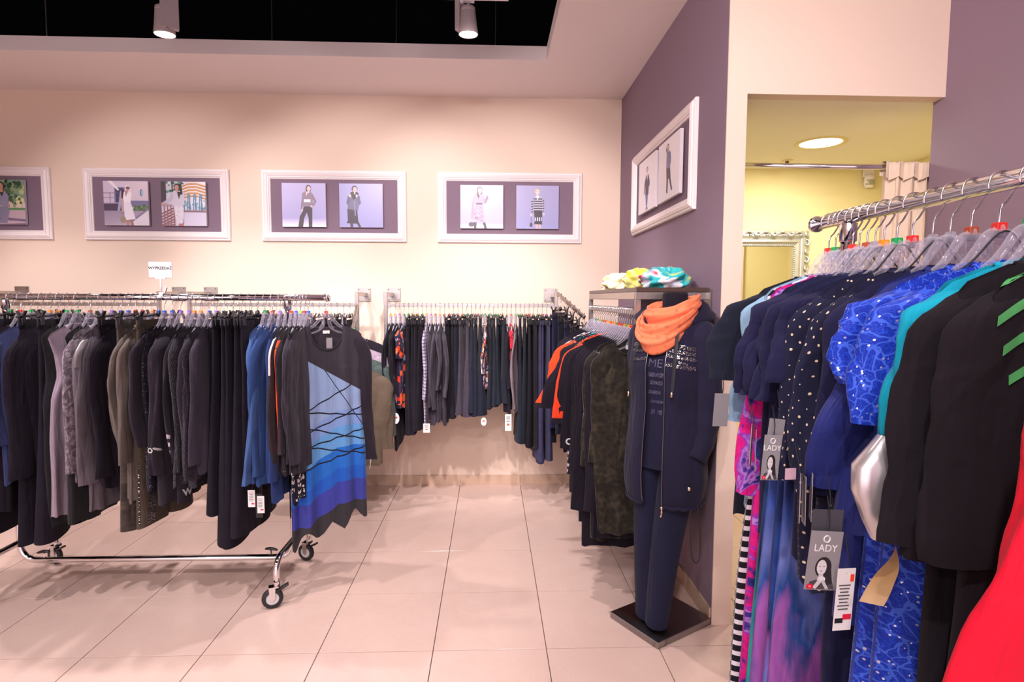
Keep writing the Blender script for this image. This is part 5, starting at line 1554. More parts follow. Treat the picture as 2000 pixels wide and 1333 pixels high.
# silver cuff of the turquoise top: a wide band that loops away from the wrist, and a ribbon end
o = _g6[16]
s_ = near_sleeve(o)
nv = len(s_.data.vertices); K_ = 30
last = np.array([tuple(s_.data.vertices[nv - K_ + k].co) for k in range(K_)])
c_ = last.mean(0)
rows = []
for dz, sc in ((0.020, 1.05), (0.0, 1.16), (-0.03, 1.34), (-0.07, 1.30), (-0.12, 1.10), (-0.150, 0.95)):
    q = c_ + (last - c_) * np.array([sc, sc * 1.1, 0]) + np.array([0.10 * dz + 0.25 * (1 - sc) * 0.3, -0.006, dz]); rows.append(q)
MB().loft(np.array(rows)).build('silver_cuff', F_SILVER, o, smooth=True)
rb = smooth_path([(c_[0] - 0.03, c_[1] - 0.02, c_[2] - 0.12), (c_[0] - 0.035, c_[1] - 0.03, c_[2] - 0.17), (c_[0] - 0.045, c_[1] - 0.02, c_[2] - 0.21), (c_[0] - 0.075, c_[1] - 0.035, c_[2] - 0.24)], 6)
rows = []
for i, p in enumerate(rb):
    a = 0.5 + 2.2 * i / len(rb); w = 0.016
    rows.append([(p[0] - w * math.cos(a), p[1] - w * math.sin(a), p[2]), (p[0] + w * math.cos(a), p[1] + w * math.sin(a), p[2])])
MB().loft(np.array(rows), close=False).build('ribbon_end', plain('tan_ribbon', '#b08a5c', 0.5), o, smooth=True)
# green shoulder stripes
o = _g6[19]
M_GREENSTR = fabric('green_print_stripe', '#4c9a58', vary=0.2)
def top_patch(o, x0, x1, yA, yB, mat, name):
    """stripe over the shoulder, cast straight down"""
    tg = [o] + [c for c in o.children if c.name.startswith('sleeve')]
    cling_patch(o, tg, [((x0, yA, 1.9), (x0, yB, 1.9)), ((x1, yA, 1.9), (x1, yB, 1.9))], mat, name, direction=(0, 0, -1), lift=0.0025)
_tg = [o] + [c for c in o.children if c.name.startswith('sleeve')]
for k in range(4):
    yy = o.location.y
    x0 = X2 - 0.195 + 0.012 * k; zz = Z2 - 0.085 - 0.040 * k
    A = []
    for q in np.linspace(0, 1, 6):
        cx = x0 + 0.115 * q; cz = zz - 0.035 * (1 - q) ** 2 + 0.018 * q
        A.append(((cx, yy - 0.3, cz - 0.007), (cx, yy - 0.3, cz + 0.007)))
    cling_patch(o, _tg, A, M_GREENSTR, 'shoulder_stripe', direction=(0, 1, -0.25), lift=0.003)

# cords looped over the hangers of the navy dresses
for k, (yy, sgn) in enumerate(((1.33, 1), (1.274, 1), (1.205, -1), (1.105, 1), (0.958, 1), (0.868, 1))):
    i_ = min(range(len(G6)), key=lambda i: abs(G6[i]['x'] - yy))
    MB().tube(smooth_path([(-0.13, -0.008, -0.185), (-0.06, -0.014, -0.140), (0.0, -0.013, -0.083), (0.05, -0.012, -0.130), (0.12, -0.008, -0.182)], 6), 0.0016, 6).build('hanging_loop', M_CORD, _g6[i_], smooth=True)

# --- swing tags
def swing_tag(garment, loc, w, h, face, rz=0.0, tilt=0.0, cord_top=None, kind='plain', label=None):
    """card hung from the garment; loc in world"""
    t = MB().box((0, 0, -h / 2), (w, 0.0012, h)).build('hang_tag', face, None, bevel=0)
    inv = world_mat(garment).inverted()
    t.parent = garment
    m = inv @ (Matrix.Translation(loc) @ Matrix.Rotation(rz, 4, 'Z') @ Matrix.Rotation(tilt, 4, 'Y'))
    t.location, t.rotation_euler = m.to_translation(), m.to_euler()
    if label: t['label'] = label
    MB().tube(smooth_path([(0, 0, -0.008), (0.004, 0.004, 0.02), (0.0, 0.012, 0.055)], 5), 0.0009, 5).build('cord', M_CORD, t)
    return t
def lady_tag(garment, loc, w, h, rz, tilt, scale=1.0):
    t = swing_tag(garment, loc, w, h, M_CARD, rz, tilt, label='grey brand tag reading LADY with a portrait')
    y = -0.0010
    a = np.linspace(R(60), R(400), 18); r = 0.055 * h
    MB().tube([(r * math.cos(q), y, -0.13 * h + r * math.sin(q)) for q in a], 0.010 * h, 5).build('logo_ring', M_WHITEINK, t)
    flat_text('LADY', 0.17 * h, M_WHITEINK, t, (0, y, -0.29 * h))
    pr = [([(.05, .0), (.95, .0), (.86, .22), (.62, .34), (.36, .30), (.12, .22)], '#4a464a'),
          (oval(.50, .66, .27, .32, 18), '#2c282c'), ([(.26, .70), (.74, .72), (.86, .18), (.66, .12), (.60, .40), (.30, .44)], '#2c282c'),
          (oval(.45, .66, .16, .23, 16), '#d4cecf'), ([(.40, .48), (.52, .48), (.56, .26), (.34, .26)], '#c4bec0'),
          (oval(.50, .30, .12, .09), '#dcd6d7'), ([(.40, .30), (.22, .04), (.34, .0), (.52, .24)], '#cac4c6'), ([(.56, .30), (.76, .02), (.66, .0), (.48, .24)], '#bfb9bc'),
          (rect(.36, .68, .42, .70), '#4a4448'), (rect(.49, .68, .55, .70), '#4a4448'), (rect(.41, .54, .49, .56), '#8a6c70'),
          (oval(.14, .07, .12, .085), '#d8203c'), (oval(.14, .07, .05, .035), '#e87a86')]
    o = new_obj('portrait', print_mesh('portrait', w * 0.96, h * 0.56, [(rect(0, 0, 1, 1), '#8f8a8c')] + pr, '#8f8a8c'), t, (0, -0.0007, -0.70 * h))
    o.scale = (1, 0.04, 1)
    return t
lady_tag(_g6[9], (0.541, 1.06, 1.257), 0.036, 0.088, R(8), R(4))
lady_tag(_g6[14], (0.557, 0.90, 1.134), 0.058, 0.100, R(6), R(6))
swing_tag(_g6[9], (0.556, 1.075, 1.285), 0.036, 0.088, M_CARD, R(14), R(8))
swing_tag(_g6[14], (0.566, 0.915, 1.165), 0.056, 0.085, plain('dark_grey_card', '#4a474e', 0.4), R(6), R(4))
for (g, loc, w, h) in ((_g6[14], (0.586, 0.890, 1.075), 0.034, 0.105), (_g6[1], (0.570, 1.375, 1.285), 0.040, 0.082)):
    t = swing_tag(g, loc, w, h, M_WHITECARD if w < 0.039 else M_CARD, R(10), R(3))
    if w == 0.034:
        for k in range(8):
            MB().box((-0.002, -0.001, -0.028 - k * 0.0058), (0.022 - 0.003 * (k % 3), 0.0006, 0.0018)).build('print_line', M_GREYINK, t)
        MB().box((-0.008, -0.001, -0.088), (0.015, 0.0006, 0.008)).build('print_block', M_BLACKINK, t)
        MB().box((0.007, -0.001, -0.082), (0.016, 0.0006, 0.009)).build('print_block', M_REDINK, t)
        MB().box((0.011, -0.001, -0.016), (0.007, 0.0006, 0.012)).build('price_sticker', M_ORANGEINK, t)
for (g, loc, rz, ti) in ((_g6[10], (0.575, 1.02, 1.194), R(62), R(12)), (_g6[10], (0.582, 1.02, 1.19), R(70), R(6)), (_g6[11], (0.590, 1.01, 1.20), R(66), R(2)), (_g6[4], (0.566, 1.20, 1.245), R(60), R(22)), (_g6[4], (0.574, 1.20, 1.235), R(66), R(12))):
    swing_tag(g, loc, 0.036, 0.088, M_CARD, rz, ti)
swing_tag(_g6[10], (0.572, 1.05, 1.195), 0.022, 0.022, plain('pale_pink_card', '#c9a4b0', 0.5), R(5), 0)
# tags low on the wall rail and on the denim shirt
def oval_tag(garment, loc, w, h, sticker=True):
    a = np.arange(24) / 24 * 2 * PI
    v1 = [(w / 2 * math.cos(q), -0.0007, -h / 2 + h / 2 * math.sin(q)) for q in a]; v2 = [(x, 0.0007, z) for x, _, z in v1]
    n = 24
    t = MB().add(v1 + v2, [tuple(range(n)), tuple(range(2*n - 1, n - 1, -1))] + [(i, n + i, n + (i + 1) % n, (i + 1) % n) for i in range(n)]).build('hang_tag', M_WHITECARD)
    inv = world_mat(garment).inverted(); t.parent = garment
    m = inv @ Matrix.Translation(loc); t.location, t.rotation_euler = m.to_translation(), m.to_euler()
    if sticker: MB().box((0, -0.001, -h * 0.42), (w * 0.42, 0.0006, h * 0.16)).build('price_sticker', M_ORANGEINK, t)
    return t
oval_tag(_g2[33], (-0.672, 4.06, 0.700), 0.046, 0.078)
oval_tag(_g2[16], (-0.048, 4.06, 0.665), 0.040, 0.06)
for (g, x, z, w, h) in ((_g2[8], 0.128, 0.690, 0.046, 0.120), (_g2[27], -0.455, 0.625, 0.048, 0.065)):
    t = swing_tag(g, (x, 4.05, z), w, h, M_WHITECARD)
    MB().box((0, -0.001, -h * 0.62), (w * 0.4, 0.0006, h * 0.12)).build('price_sticker', M_ORANGEINK, t)
    for k in range(4):
        MB().box((0, -0.001, -h * (0.16 + 0.09 * k)), (w * 0.6, 0.0006, h * 0.035)).build('print_line', M_GREYINK, t)
for (x, y, z, m) in ((-1.170, 2.79, 0.575, M_WHITECARD), (-1.130, 2.78, 0.560, M_BLACKINK), (-1.120, 2.775, 0.550, M_WHITECARD)):
    t = swing_tag(_g1[8], (x, y, z), 0.034, 0.085 if m is M_WHITECARD else 0.12, m)
    if m is M_WHITECARD:
        for k in range(6): MB().box((-0.002, -0.001, -0.014 - 0.008 * k), (0.022 - 0.003 * (k % 2), 0.0006, 0.0022)).build('print_line', M_GREYINK, t)
        MB().box((0.006, -0.001, -0.068), (0.014, 0.0006, 0.007)).build('print_block', M_REDINK, t)
# trims on the rolling rack
o = _g1[1]
cling_patch(o, [o], [((o.location.x - 0.02, 2.7, rz1(915)), (o.location.x + 0.03, 2.7, rz1(915))), ((o.location.x - 0.02, 2.7, rz1(985)), (o.location.x + 0.03, 2.7, rz1(985)))], F_LEOP, 'leopard_panel')
o = _g1[31]   # patch pocket of the mauve vest (front faces +x)
cling_patch(o, [o], [((o.location.x, 2.80, rz1(862)), (o.location.x, 2.93, rz1(862))), ((o.location.x, 2.80, rz1(945)), (o.location.x, 2.93, rz1(945)))], F_MAUVE, 'patch_pocket', direction=(-1, 0, 0), lift=0.004)

# ------------------------------------------------------------------ mannequin
MQ = empty('mannequin', (0.806, 2.560, 0.0), R(-40))
tag(MQ, 'headless dress form in navy hooded jacket and trousers on steel plate', 'mannequin')
_bp = MB().box((0, 0, 0.015), (0.365, 0.300, 0.030)).build('base_plate', plain('steel_base_plate', (0.34, 0.32, 0.32, 1), 0.28, 1.0, noise=5), MQ, bevel=0.002)
_bp.rotation_euler = (0, 0, R(71)); _bp.location = (-0.01, 0.01, 0)
MB().tube([(0, 0.03, 0.03), (0, 0.03, 0.80)], 0.013, 14).build('support_rod', M_CHROME, MQ, smooth=True)
def body_rings(tab, K=56, a0=None, a1=None, fold=0.0, nf=9, seed=0, shift=0.0):
    """tab rows: z, half width, half depth, y centre"""
    rd = random.Random(seed); ph = [rd.uniform(0, 6.28) for _ in range(4)]
    zs_ = np.array([t[0] for t in tab]); order = np.argsort(zs_)
    zz = np.linspace(zs_.max(), zs_.min(), 46)
    rings = []
    for z in zz:
        W = np.interp(z, zs_[order], np.array([t[1] for t in tab])[order]); D = np.interp(z, zs_[order], np.array([t[2] for t in tab])[order]); Y = np.interp(z, zs_[order], np.array([t[3] for t in tab])[order])
        a = np.arange(K) / K * 2 * PI if a0 is None else np.linspace(a0, a1, K)
        f = (zs_.max() - z) / (zs_.max() - zs_.min())
        w = 1 + fold * f * (np.sin(nf * a + ph[0] + 2 * f) + 0.6 * np.sin((nf * 2 - 3) * a + ph[1] - 3 * f)) + 0.012 * np.sin(3 * a + 8 * f + ph[2])
        rings.append(np.stack([W * sgp(np.cos(a), 0.9) * w, Y + D * sgp(np.sin(a), 0.9) * w, np.full(K, z)], 1))
    return np.array(rings)
M_FORM = fabric('black_dress_form_jersey', '#14111c')
F_MQJ = fabric('navy_jacket_cloth', '#1c1a30', sheen=0.15, vary=0.12)
F_MQT = fabric('navy_trouser_twill', '#1d1e36', weave=1400, vary=0.1)
F_MQS = fabric('navy_tee_jersey', '#1a1930', vary=0.12)
neck = MB().lathe([(0.075, 1.395), (0.062, 1.43), (0.055, 1.47), (0.056, 1.525), (0.052, 1.536), (0.040, 1.532), (0.0, 1.526)], 28).build('neck_form', M_FORM, MQ, smooth=True)
neck.location = (0.022, 0.012, 0.010)
tee = MB().loft(body_rings([(1.425, 0.075, 0.06, 0.0), (1.39, 0.125, 0.072, 0.0), (1.34, 0.142, 0.090, 0.0), (1.22, 0.142, 0.124, -0.008), (1.03, 0.125, 0.110, 0.0), (0.86, 0.142, 0.126, 0.0), (0.765, 0.150, 0.132, 0.0)], fold=0.012, seed=2)).build('tee', F_MQS, MQ, smooth=True)
def leg(side):
    rings = []
    K = 30; a = np.arange(K) / K * 2 * PI
    for t in np.linspace(0, 1, 30):
        z = 0.86 - 0.795 * t
        hw = lerp_tab(t, [(0, 0.080), (0.25, 0.080), (0.6, 0.066), (1, 0.054)]); hd = lerp_tab(t, [(0, 0.10), (0.3, 0.088), (1, 0.062)])
        cx = side * lerp_tab(t, [(0, 0.068), (0.3, 0.058), (1, 0.034)]) - 0.018 * t
        x = cx + hw * np.cos(a) * (1 + 0.03 * np.sin(3 * a + 4 * t))
        y = hd * sgp(np.sin(a), 1.25) - 0.072 * t + 0.006 * np.sin(2 * a + 6 * t) - 0.022 * side * t
        rings.append(np.stack([x, y, np.full(K, z) - 0.02 * (np.sin(a) < 0) * (t > 0.98) * 1.0], 1))
    return MB().loft(np.array(rings))
for s in (-1, 1): leg(s).build('trouser_leg', F_MQT, MQ, smooth=True)
# jacket: open in front
JT = [(1.435, 0.085, 0.072, 0.012), (1.41, 0.140, 0.086, 0.012), (1.36, 0.165, 0.104, 0.008), (1.22, 0.170, 0.140, -0.004), (1.04, 0.164, 0.134, 0.0), (0.86, 0.180, 0.150, 0.0), (0.72, 0.190, 0.158, 0.0), (0.635, 0.183, 0.150, 0.0), (0.605, 0.172, 0.138, 0.0)]
JR = body_rings(JT, K=84, a0=R(-90 + 13), a1=R(270 - 13), fold=0.018, nf=7, seed=4)
jacket = MB().loft(JR, close=False).build('jacket', F_MQJ, MQ, smooth=True)
# zip edges
for j, nm in ((0, 1), (-1, 2)):
    ln = JR[:, j, :] + np.array([0, -0.002, 0])
    MB().tube(ln, 0.0032, 6).build('zip', M_DARKSTEEL, jacket, smooth=True)
MB().tube(smooth_path([tuple(JR[-1, 0] + np.array([0, -0.006, 0.005])), tuple(JR[-1, 0] + np.array([0.002, -0.008, -0.02])), tuple(JR[-1, 0] + np.array([-0.002, -0.008, -0.045]))], 5), [0.006, 0.007, 0.005, 0.003, 0.004, 0.005, 0.003, 0.003, 0.005, 0.004, 0.002], 8).build('zip_pull', M_GOLD, jacket, smooth=True)
# gathered hem channel
hem = JR[-1] + np.array([0, 0, 0.0]); MB().tube(np.array([p + np.array([0, 0, 0.003 * math.sin(i * 1.3)]) for i, p in enumerate(hem)]), 0.010, 8).build('hem_channel', F_MQJ, jacket, smooth=True)
# sleeves
def arm(side):
    if side > 0:
        P_ = [(0.105, 0.012, 1.392), (0.150, 0.010, 1.340), (0.168, 0.012, 1.20), (0.172, 0.015, 1.02), (0.165, -0.010, 0.90), (0.150, -0.050, 0.82)]
    else:
        P_ = [(-0.100, 0.03, 1.390), (-0.135, 0.04, 1.335), (-0.145, 0.05, 1.20), (-0.150, 0.06, 1.02), (-0.15, 0.05, 0.90), (-0.14, 0.03, 0.82)]
    P_ = smooth_path(P_, 8)
    n = len(P_); t = np.linspace(0, 1, n)
    rr = np.interp(t, [0, 0.12, 0.3, 0.6, 0.9, 1], [0.045, 0.072, 0.074, 0.064, 0.056, 0.050]) * (1 + 0.03 * np.sin(t * 40))
    return MB().tube(P_, rr, 26)
for s in (-1, 1): arm(s).build('sleeve', F_MQJ, jacket, smooth=True)
# hood lying round the neck
def hood():
    rings = []
    K = 22; a = np.arange(K) / K * 2 * PI
    for t in np.linspace(0, 1, 34):
        th = R(-62) + t * R(304)
        back = math.sin(max(0, min(1, (t - 0.05) / 0.9)) * PI)
        rad = 0.105 + 0.055 * back
        c = np.array([rad * math.cos(th), 0.015 + rad * 0.85 * math.sin(th), 1.425 + 0.020 * back + 0.02 * math.sin(th)])
        o_ = np.array([math.cos(th), math.sin(th), 0])
        ru = 0.018 + 0.040 * back; rz_ = 0.020 + 0.030 * back
        w = 1 + 0.12 * np.sin(3 * a + 9 * t) + 0.07 * np.sin(5 * a - 14 * t)
        rings.append(c + (ru * np.cos(a) * w)[:, None] * o_ + (rz_ * np.sin(a) * w)[:, None] * np.array([0, 0, 1.0]))
    return MB().loft(np.array(rings))
hood().build('hood', F_MQJ, jacket, smooth=True)
bpy.context.view_layer.update()
_mw = world_mat(MQ)
_fd = (_mw.to_3x3() @ Vector((0, 1, 0)))
def mqw(x, y, z): return tuple(_mw @ Vector((x, y, z)))
for k, (z0, z1, xa, xb) in enumerate(((1.330, 1.312, 0.050, 0.150), (1.306, 1.290, 0.050, 0.152), (1.284, 1.268, 0.048, 0.154), (1.246, 1.230, 0.046, 0.155), (1.262, 1.250, 0.08, 0.13))):
    cling_patch(jacket, [jacket], [(mqw(xa, -0.4, z0), mqw(xa, -0.4, z1)), (mqw(xb, -0.4, z0 - 0.02), mqw(xb, -0.4, z1 - 0.02))], F_SEQBAND, 'crystal_band', direction=_fd, lift=0.003)
for k, (z0, z1) in enumerate(((1.330, 1.314), (1.300, 1.286), (1.262, 1.248))):
    cling_patch(jacket, [jacket], [(mqw(-0.130, -0.4, z0 - 0.01), mqw(-0.130, -0.4, z1 - 0.01)), (mqw(-0.048, -0.4, z0), mqw(-0.048, -0.4, z1))], F_SEQBAND, 'crystal_band', direction=_fd, lift=0.003)
_rotm = _mw.to_3x3() @ ROT_FRONT
cling_text('ME', 0.052, plain('grey_foil_print', '#5c5c74', 0.4, 0.4), tee, Vector(mqw(-0.005, -0.3, 1.235)), _fd, _rotm, [tee], bold=False)
for (w_, z_) in (('SO', 1.185), ('CUTE', 1.150), ('OF', 1.105)):
    pass
for (xa, xb, z0, z1) in ((-0.04, 0.035, 1.195, 1.175), (-0.03, 0.03, 1.158, 1.140), (-0.04, 0.02, 1.115, 1.098), (-0.03, 0.036, 1.072, 1.058), (-0.028, -0.008, 1.030, 1.008), (0.005, 0.026, 1.030, 1.008)):
    cling_patch(tee, [tee], [(mqw(xa, -0.4, z0), mqw(xa, -0.4, z1)), (mqw(xb, -0.4, z0), mqw(xb, -0.4, z1))], F_RHINE, 'crystal_print', direction=_fd, lift=0.0025, n=10)
# hood drawstrings with metal tips, hem cord loop, stopper
for (pts, w_) in (([(0.085, -0.105, 1.375), (0.092, -0.146, 1.28), (0.088, -0.150, 1.19), (0.082, -0.148, 1.12)], 0.008), ([(-0.070, -0.105, 1.36), (-0.10, -0.135, 1.28), (-0.12, -0.135, 1.18), (-0.13, -0.125, 1.10)], 0.006)):
    p = smooth_path(pts, 8)
    MB().loft(np.array([[(q[0] - w_, q[1], q[2]), (q[0], q[1] - 0.004, q[2]), (q[0] + w_, q[1], q[2])] for q in p]), close=False).build('drawstring', M_CORD, jacket, smooth=True)
    e = p[-1]; MB().tube([(e[0], e[1] - 0.002, e[2]), (e[0], e[1] - 0.002, e[2] - 0.022)], 0.0055, 10).build('cord_tip', M_GOLD, jacket, smooth=True)
MB().tube(smooth_path([(0.150, -0.075, 0.62), (0.155, -0.085, 0.50), (0.165, -0.085, 0.40), (0.183, -0.075, 0.37), (0.193, -0.065, 0.41), (0.187, -0.06, 0.52), (0.170, -0.055, 0.63)], 6), 0.0026, 6).build('hem_cord', M_CORD, jacket, smooth=True)
MB().lathe([(0, -0.003), (0.009, -0.002), (0.010, 0.002), (0, 0.003)], 14, (0.150, -0.105, 0.70), axis='Y').build('cord_eyelet', M_GOLD, jacket, smooth=True)

# coral scarf wound round the neck
def scarf_loop(b, rx, ry, zc, droop, r, ph, nf=6, cx=0.0, cy=0.0, skew=0.0):
    rings = []
    K = 34; a = np.arange(K) / K * 2 * PI
    for t in np.linspace(0, 1, 60, endpoint=False):
        th = t * 2 * PI
        fr = 0.5 - 0.5 * math.sin(th)          # 1 at the front
        c = np.array([cx + rx * math.cos(th), cy + ry * math.sin(th) - 0.02 * fr, zc - droop * fr ** 1.6 + skew * math.cos(th)])
        o_ = np.array([math.cos(th), math.sin(th), -0.5 * fr]); o_ /= np.linalg.norm(o_)
        up = np.array([0, 0, 1.0]) - o_ * o_[2]; up /= np.linalg.norm(up)
        rr = r * (0.85 + 0.35 * fr)
        w = 1 + 0.20 * np.sin(nf * a + 2.2 * math.sin(th + ph) + ph) + 0.10 * np.sin((nf * 2 + 1) * a - 3 * th + ph)
        rings.append(c + (0.62 * rr * np.cos(a) * w)[:, None] * o_ + (1.25 * rr * np.sin(a) * w)[:, None] * up)
    b.loft(np.array(rings), close_rows=True)
sb = MB()
scarf_loop(sb, 0.100, 0.092, 1.488, 0.060, 0.030, 0.4, cx=0.020, cy=0.006, skew=0.022, nf=5)
scarf_loop(sb, 0.108, 0.100, 1.468, 0.105, 0.030, 2.1, cx=0.008, cy=-0.006, skew=0.024, nf=4)
scarf_loop(sb, 0.100, 0.098, 1.448, 0.135, 0.028, 4.4, cx=-0.012, cy=-0.018, skew=-0.004, nf=5)
scarf = sb.build('neck_scarf', F_SCARFO, None, smooth=True)
scarf.location = MQ.location; scarf.rotation_euler = MQ.rotation_euler
tag(scarf, 'coral orange printed scarf looped round the mannequin neck', 'scarf')

# ------------------------------------------------------------------ scarves on the shelf
def crumple(name, loc, size, mat, label, seed, nf=5, rz=0.0, ridge=0.0):
    rd = random.Random(seed); ph = [rd.uniform(0, 6.28) for _ in range(8)]
    K, N = 72, 34
    a = np.arange(K) / K * 2 * PI
    rings = []
    for t in np.linspace(0.02, 0.98, N):
        la = (t - 0.5) * PI
        f = (0.14 * np.sin(nf * a + 4 * math.sin(2.5 * la + ph[0]) + ph[1]) + 0.09 * np.sin((nf + 4) * a - 6 * la + ph[2]) + 0.06 * np.sin(3 * a + 9 * la + ph[3])) * math.cos(la) ** 0.5
        f = f + ridge * np.sin(38 * a + 6 * la)
        r = 1 + f
        x = size[0] * math.cos(la) * np.cos(a) * r; y = size[1] * math.cos(la) * np.sin(a) * r
        z = size[2] * (math.sin(la) * (1 + 0.6 * f) + 0.12 * np.sin(2 * a + ph[4]) * math.cos(la))
        rings.append(np.stack([x, y, np.maximum(z + size[2] * 0.55, 0.0005 + 0 * z)], 1))
    o = MB().loft(np.array(rings)).build(name, mat, None, smooth=True)
    o.location = loc; o.rotation_euler = (0, 0, rz)
    tag(o, label, 'scarf', 'folded scarves on the shelf')
    return o
ZSH = ZS + 0.026
crumple('folded_scarf', (0.790, 3.50, ZSH), (0.095, 0.120, 0.066), F_SCARFY, 'cream ribbed scarf bundled at the far end of the shelf', 3, 4, 0.3, 0.02)
crumple('folded_scarf', (0.800, 3.06, ZSH), (0.070, 0.085, 0.070), F_SCARFM, 'yellow scarf with turquoise edge in the middle of the shelf', 7, 4, 0.8)
crumple('folded_scarf', (0.880, 2.88, ZSH), (0.125, 0.115, 0.068), F_SCARFT, 'turquoise scarf with pink flower nearest the shelf front', 12, 4, 1.9)

# ------------------------------------------------------------------ sale sign on the rolling rack
sg = empty('sale_sign', (-1.672, 2.985, 1.533), R(6)); tag(sg, 'white plastic clip-on sign reading WYPRZEDAŻ on the rolling rack rail', 'sign')
MB().box((0, 0, 0.122), (0.108, 0.0025, 0.078)).build('card', M_WHITECARD, sg)
MB().box((0, 0.002, 0.122), (0.116, 0.001, 0.086)).build('clear_sleeve', M_CLEAR, sg)
cl = MB().box((0, 0, 0.080), (0.050, 0.010, 0.010)); cl.box((-0.016, -0.004, 0.086), (0.006, 0.004, 0.010)); cl.box((0.016, -0.004, 0.086), (0.006, 0.004, 0.010)); cl.build('card_clip', M_WHITEPL, sg, bevel=0.001)
MB().tube([(0, 0, 0.006), (0, 0, 0.078)], 0.0042, 10).build('stem', M_WHITEPL, sg, smooth=True)
gb = MB().box((0, 0.012, 0.004), (0.022, 0.030, 0.010)); gb.box((0.016, 0.010, 0.018), (0.007, 0.014, 0.036), ry=R(18)); gb.box((0, -0.004, -0.008), (0.018, 0.006, 0.020)); gb.build('rail_clamp', M_WHITEPL, sg, bevel=0.001)
flat_text('WYPRZEDAŻ', 0.0185, M_BLACKINK, sg, (0, -0.0017, 0.130), bold=True)
flat_text('LADY', 0.0070, M_GREYINK, sg, (0.030, -0.0017, 0.094))

# ------------------------------------------------------------------ fitting room
rod = MB().tube([(XJ + 0.013, 2.68, 2.140), (2.739, 2.68, 2.140)], 0.0125, 16).build('curtain_rod', M_CHROME, None, smooth=True)
tag(rod, 'chrome curtain rod across the fitting room opening', 'curtain rod')
for x in (XJ + 0.015, 2.737):
    MB().lathe([(0.0125, -0.006), (0.026, -0.005), (0.026, 0.0), (0.0, 0.0)], 16, (x, 2.68, 2.140), axis='X').build('rod_flange', M_CHROME, rod)
cu = empty('curtain', (0, 0, 0)); tag(cu, 'cream pleated curtain gathered on the fitting room rod', 'curtain')
def sheet(x0, x1, zs_, yoff, nf, amp0, amp1, n=120, flare=0.0, scallop=0.0, ph=0.0):
    rows = []
    for k, z in enumerate(zs_):
        f = k / (len(zs_) - 1)
        u = np.linspace(0, 1, n)
        am = amp0 + (amp1 - amp0) * f
        x = x0 + (x1 - x0) * u - flare * f * (1 - u) + 0.012 * np.sin(2 * PI * nf * u * 2 + ph)
        y = 2.68 + yoff + am * np.sin(2 * PI * nf * u + ph) + 0.25 * am * np.sin(2 * PI * nf * 2.3 * u + 1.2 + 2 * f)
        rows.append(np.stack([x, y, np.full(n, z) - scallop * (k == len(zs_) - 1) * (0.5 + 0.5 * np.sin(2 * PI * nf * u + ph))], 1))
    return MB().loft(np.array(rows), close=False)
sheet(1.842, 2.30, np.linspace(2.120, 0.06, 30), -0.012, 6.5, 0.020, 0.045, flare=0.03).build('drape', F_CREAM, cu, smooth=True)
hb = np.concatenate([[2.10], np.linspace(2.12, 2.156, 4), [2.162, 2.158], np.linspace(2.14, 2.085, 5)])
rows = []
n = 120; u = np.linspace(0, 1, n)
for k, z in enumerate(hb):
    yo = 0.016 if k < 4 else (-0.001 if k < 6 else -0.020)
    f = k / (len(hb) - 1)
    rows.append(np.stack([1.840 + 0.46 * u + 0.010 * np.sin(2 * PI * 13 * u), 2.68 + yo * 1.0 + (0.010 if k > 5 else 0.003) * np.sin(2 * PI * 6.5 * u + 0.4) - (0.012 if k > 5 else 0), z - (0.014 if k == len(hb) - 1 else 0.0) * np.sin(2 * PI * 6.5 * u) + 0.004 * np.sin(2 * PI * 6.5 * u + 1)], 1))
MB().loft(np.array(rows), close=False).build('heading', F_CREAM, cu, smooth=True)

# silver ornate mirror
mr = empty('ornate_mirror', (1.745, 3.919, 1.37)); tag(mr, 'wall mirror in ornate silver carved frame in the fitting room', 'mirror')
M_SILVERFR = plain('antique_silver_leaf', (0.62, 0.62, 0.56, 1), 0.38, 0.75, noise=40)
W_, H_ = 0.89, 1.24
prof = [(0.0, 0.0), (0.0, 0.020), (0.008, 0.030), (0.040, 0.034), (0.050, 0.022), (0.056, 0.018), (0.064, 0.026), (0.078, 0.030), (0.090, 0.020), (0.096, 0.014), (0.104, 0.016), (0.110, 0.004)]
MB().loft(np.array([[(-W_/2+i, -d, -H_/2+i), (W_/2-i, -d, -H_/2+i), (W_/2-i, -d, H_/2-i), (-W_/2+i, -d, H_/2-i)] for i, d in prof])).build('frame', M_SILVERFR, mr)
MB().box((0, -0.004, 0), (W_ - 0.21, 0.004, H_ - 0.21)).build('mirror_glass', plain('mirror_glass', (0.92, 0.92, 0.90, 1), 0.01, 1.0), mr)
lf = MB(); bd = MB()
def along(n, ins):
    pts = []
    w, h = W_ - 2 * ins, H_ - 2 * ins
    per = 2 * (w + h)
    for k in range(n):
        s = (k + 0.5) / n * per
        if s < w: pts.append((-w/2 + s, h/2, 0))
        elif s < w + h: pts.append((w/2, h/2 - (s - w), -90))
        elif s < 2*w + h: pts.append((w/2 - (s - w - h), -h/2, 180))
        else: pts.append((-w/2, -h/2 + (s - 2*w - h), 90))
    return pts
for k, (x, z, an) in enumerate(along(70, 0.024)):
    ca, sa = math.cos(R(an)), math.sin(R(an)); sg_ = 1 if k % 2 else -1
    P_ = [(-0.026, -0.010 * sg_, 0.030), (-0.012, 0.010 * sg_, 0.040), (0.006, 0.012 * sg_, 0.042), (0.018, 0.0, 0.040), (0.012, -0.010 * sg_, 0.038), (0.002, -0.006 * sg_, 0.036)]
    pp = smooth_path([(x + a * ca - b * sa * -1 * 0 - b * sa, -c, z + a * sa + b * ca) for a, b, c in P_], 3)
    lf.tube(pp, np.interp(np.linspace(0, 1, len(pp)), [0, 0.4, 1], [0.003, 0.009, 0.004]), 7)
for (x, z, an) in along(230, 0.100):
    bd.lathe([(0.0, -0.020), (0.005, -0.018), (0.0065, -0.014), (0.0, -0.009)], 7, (x, 0, z), axis='Y')
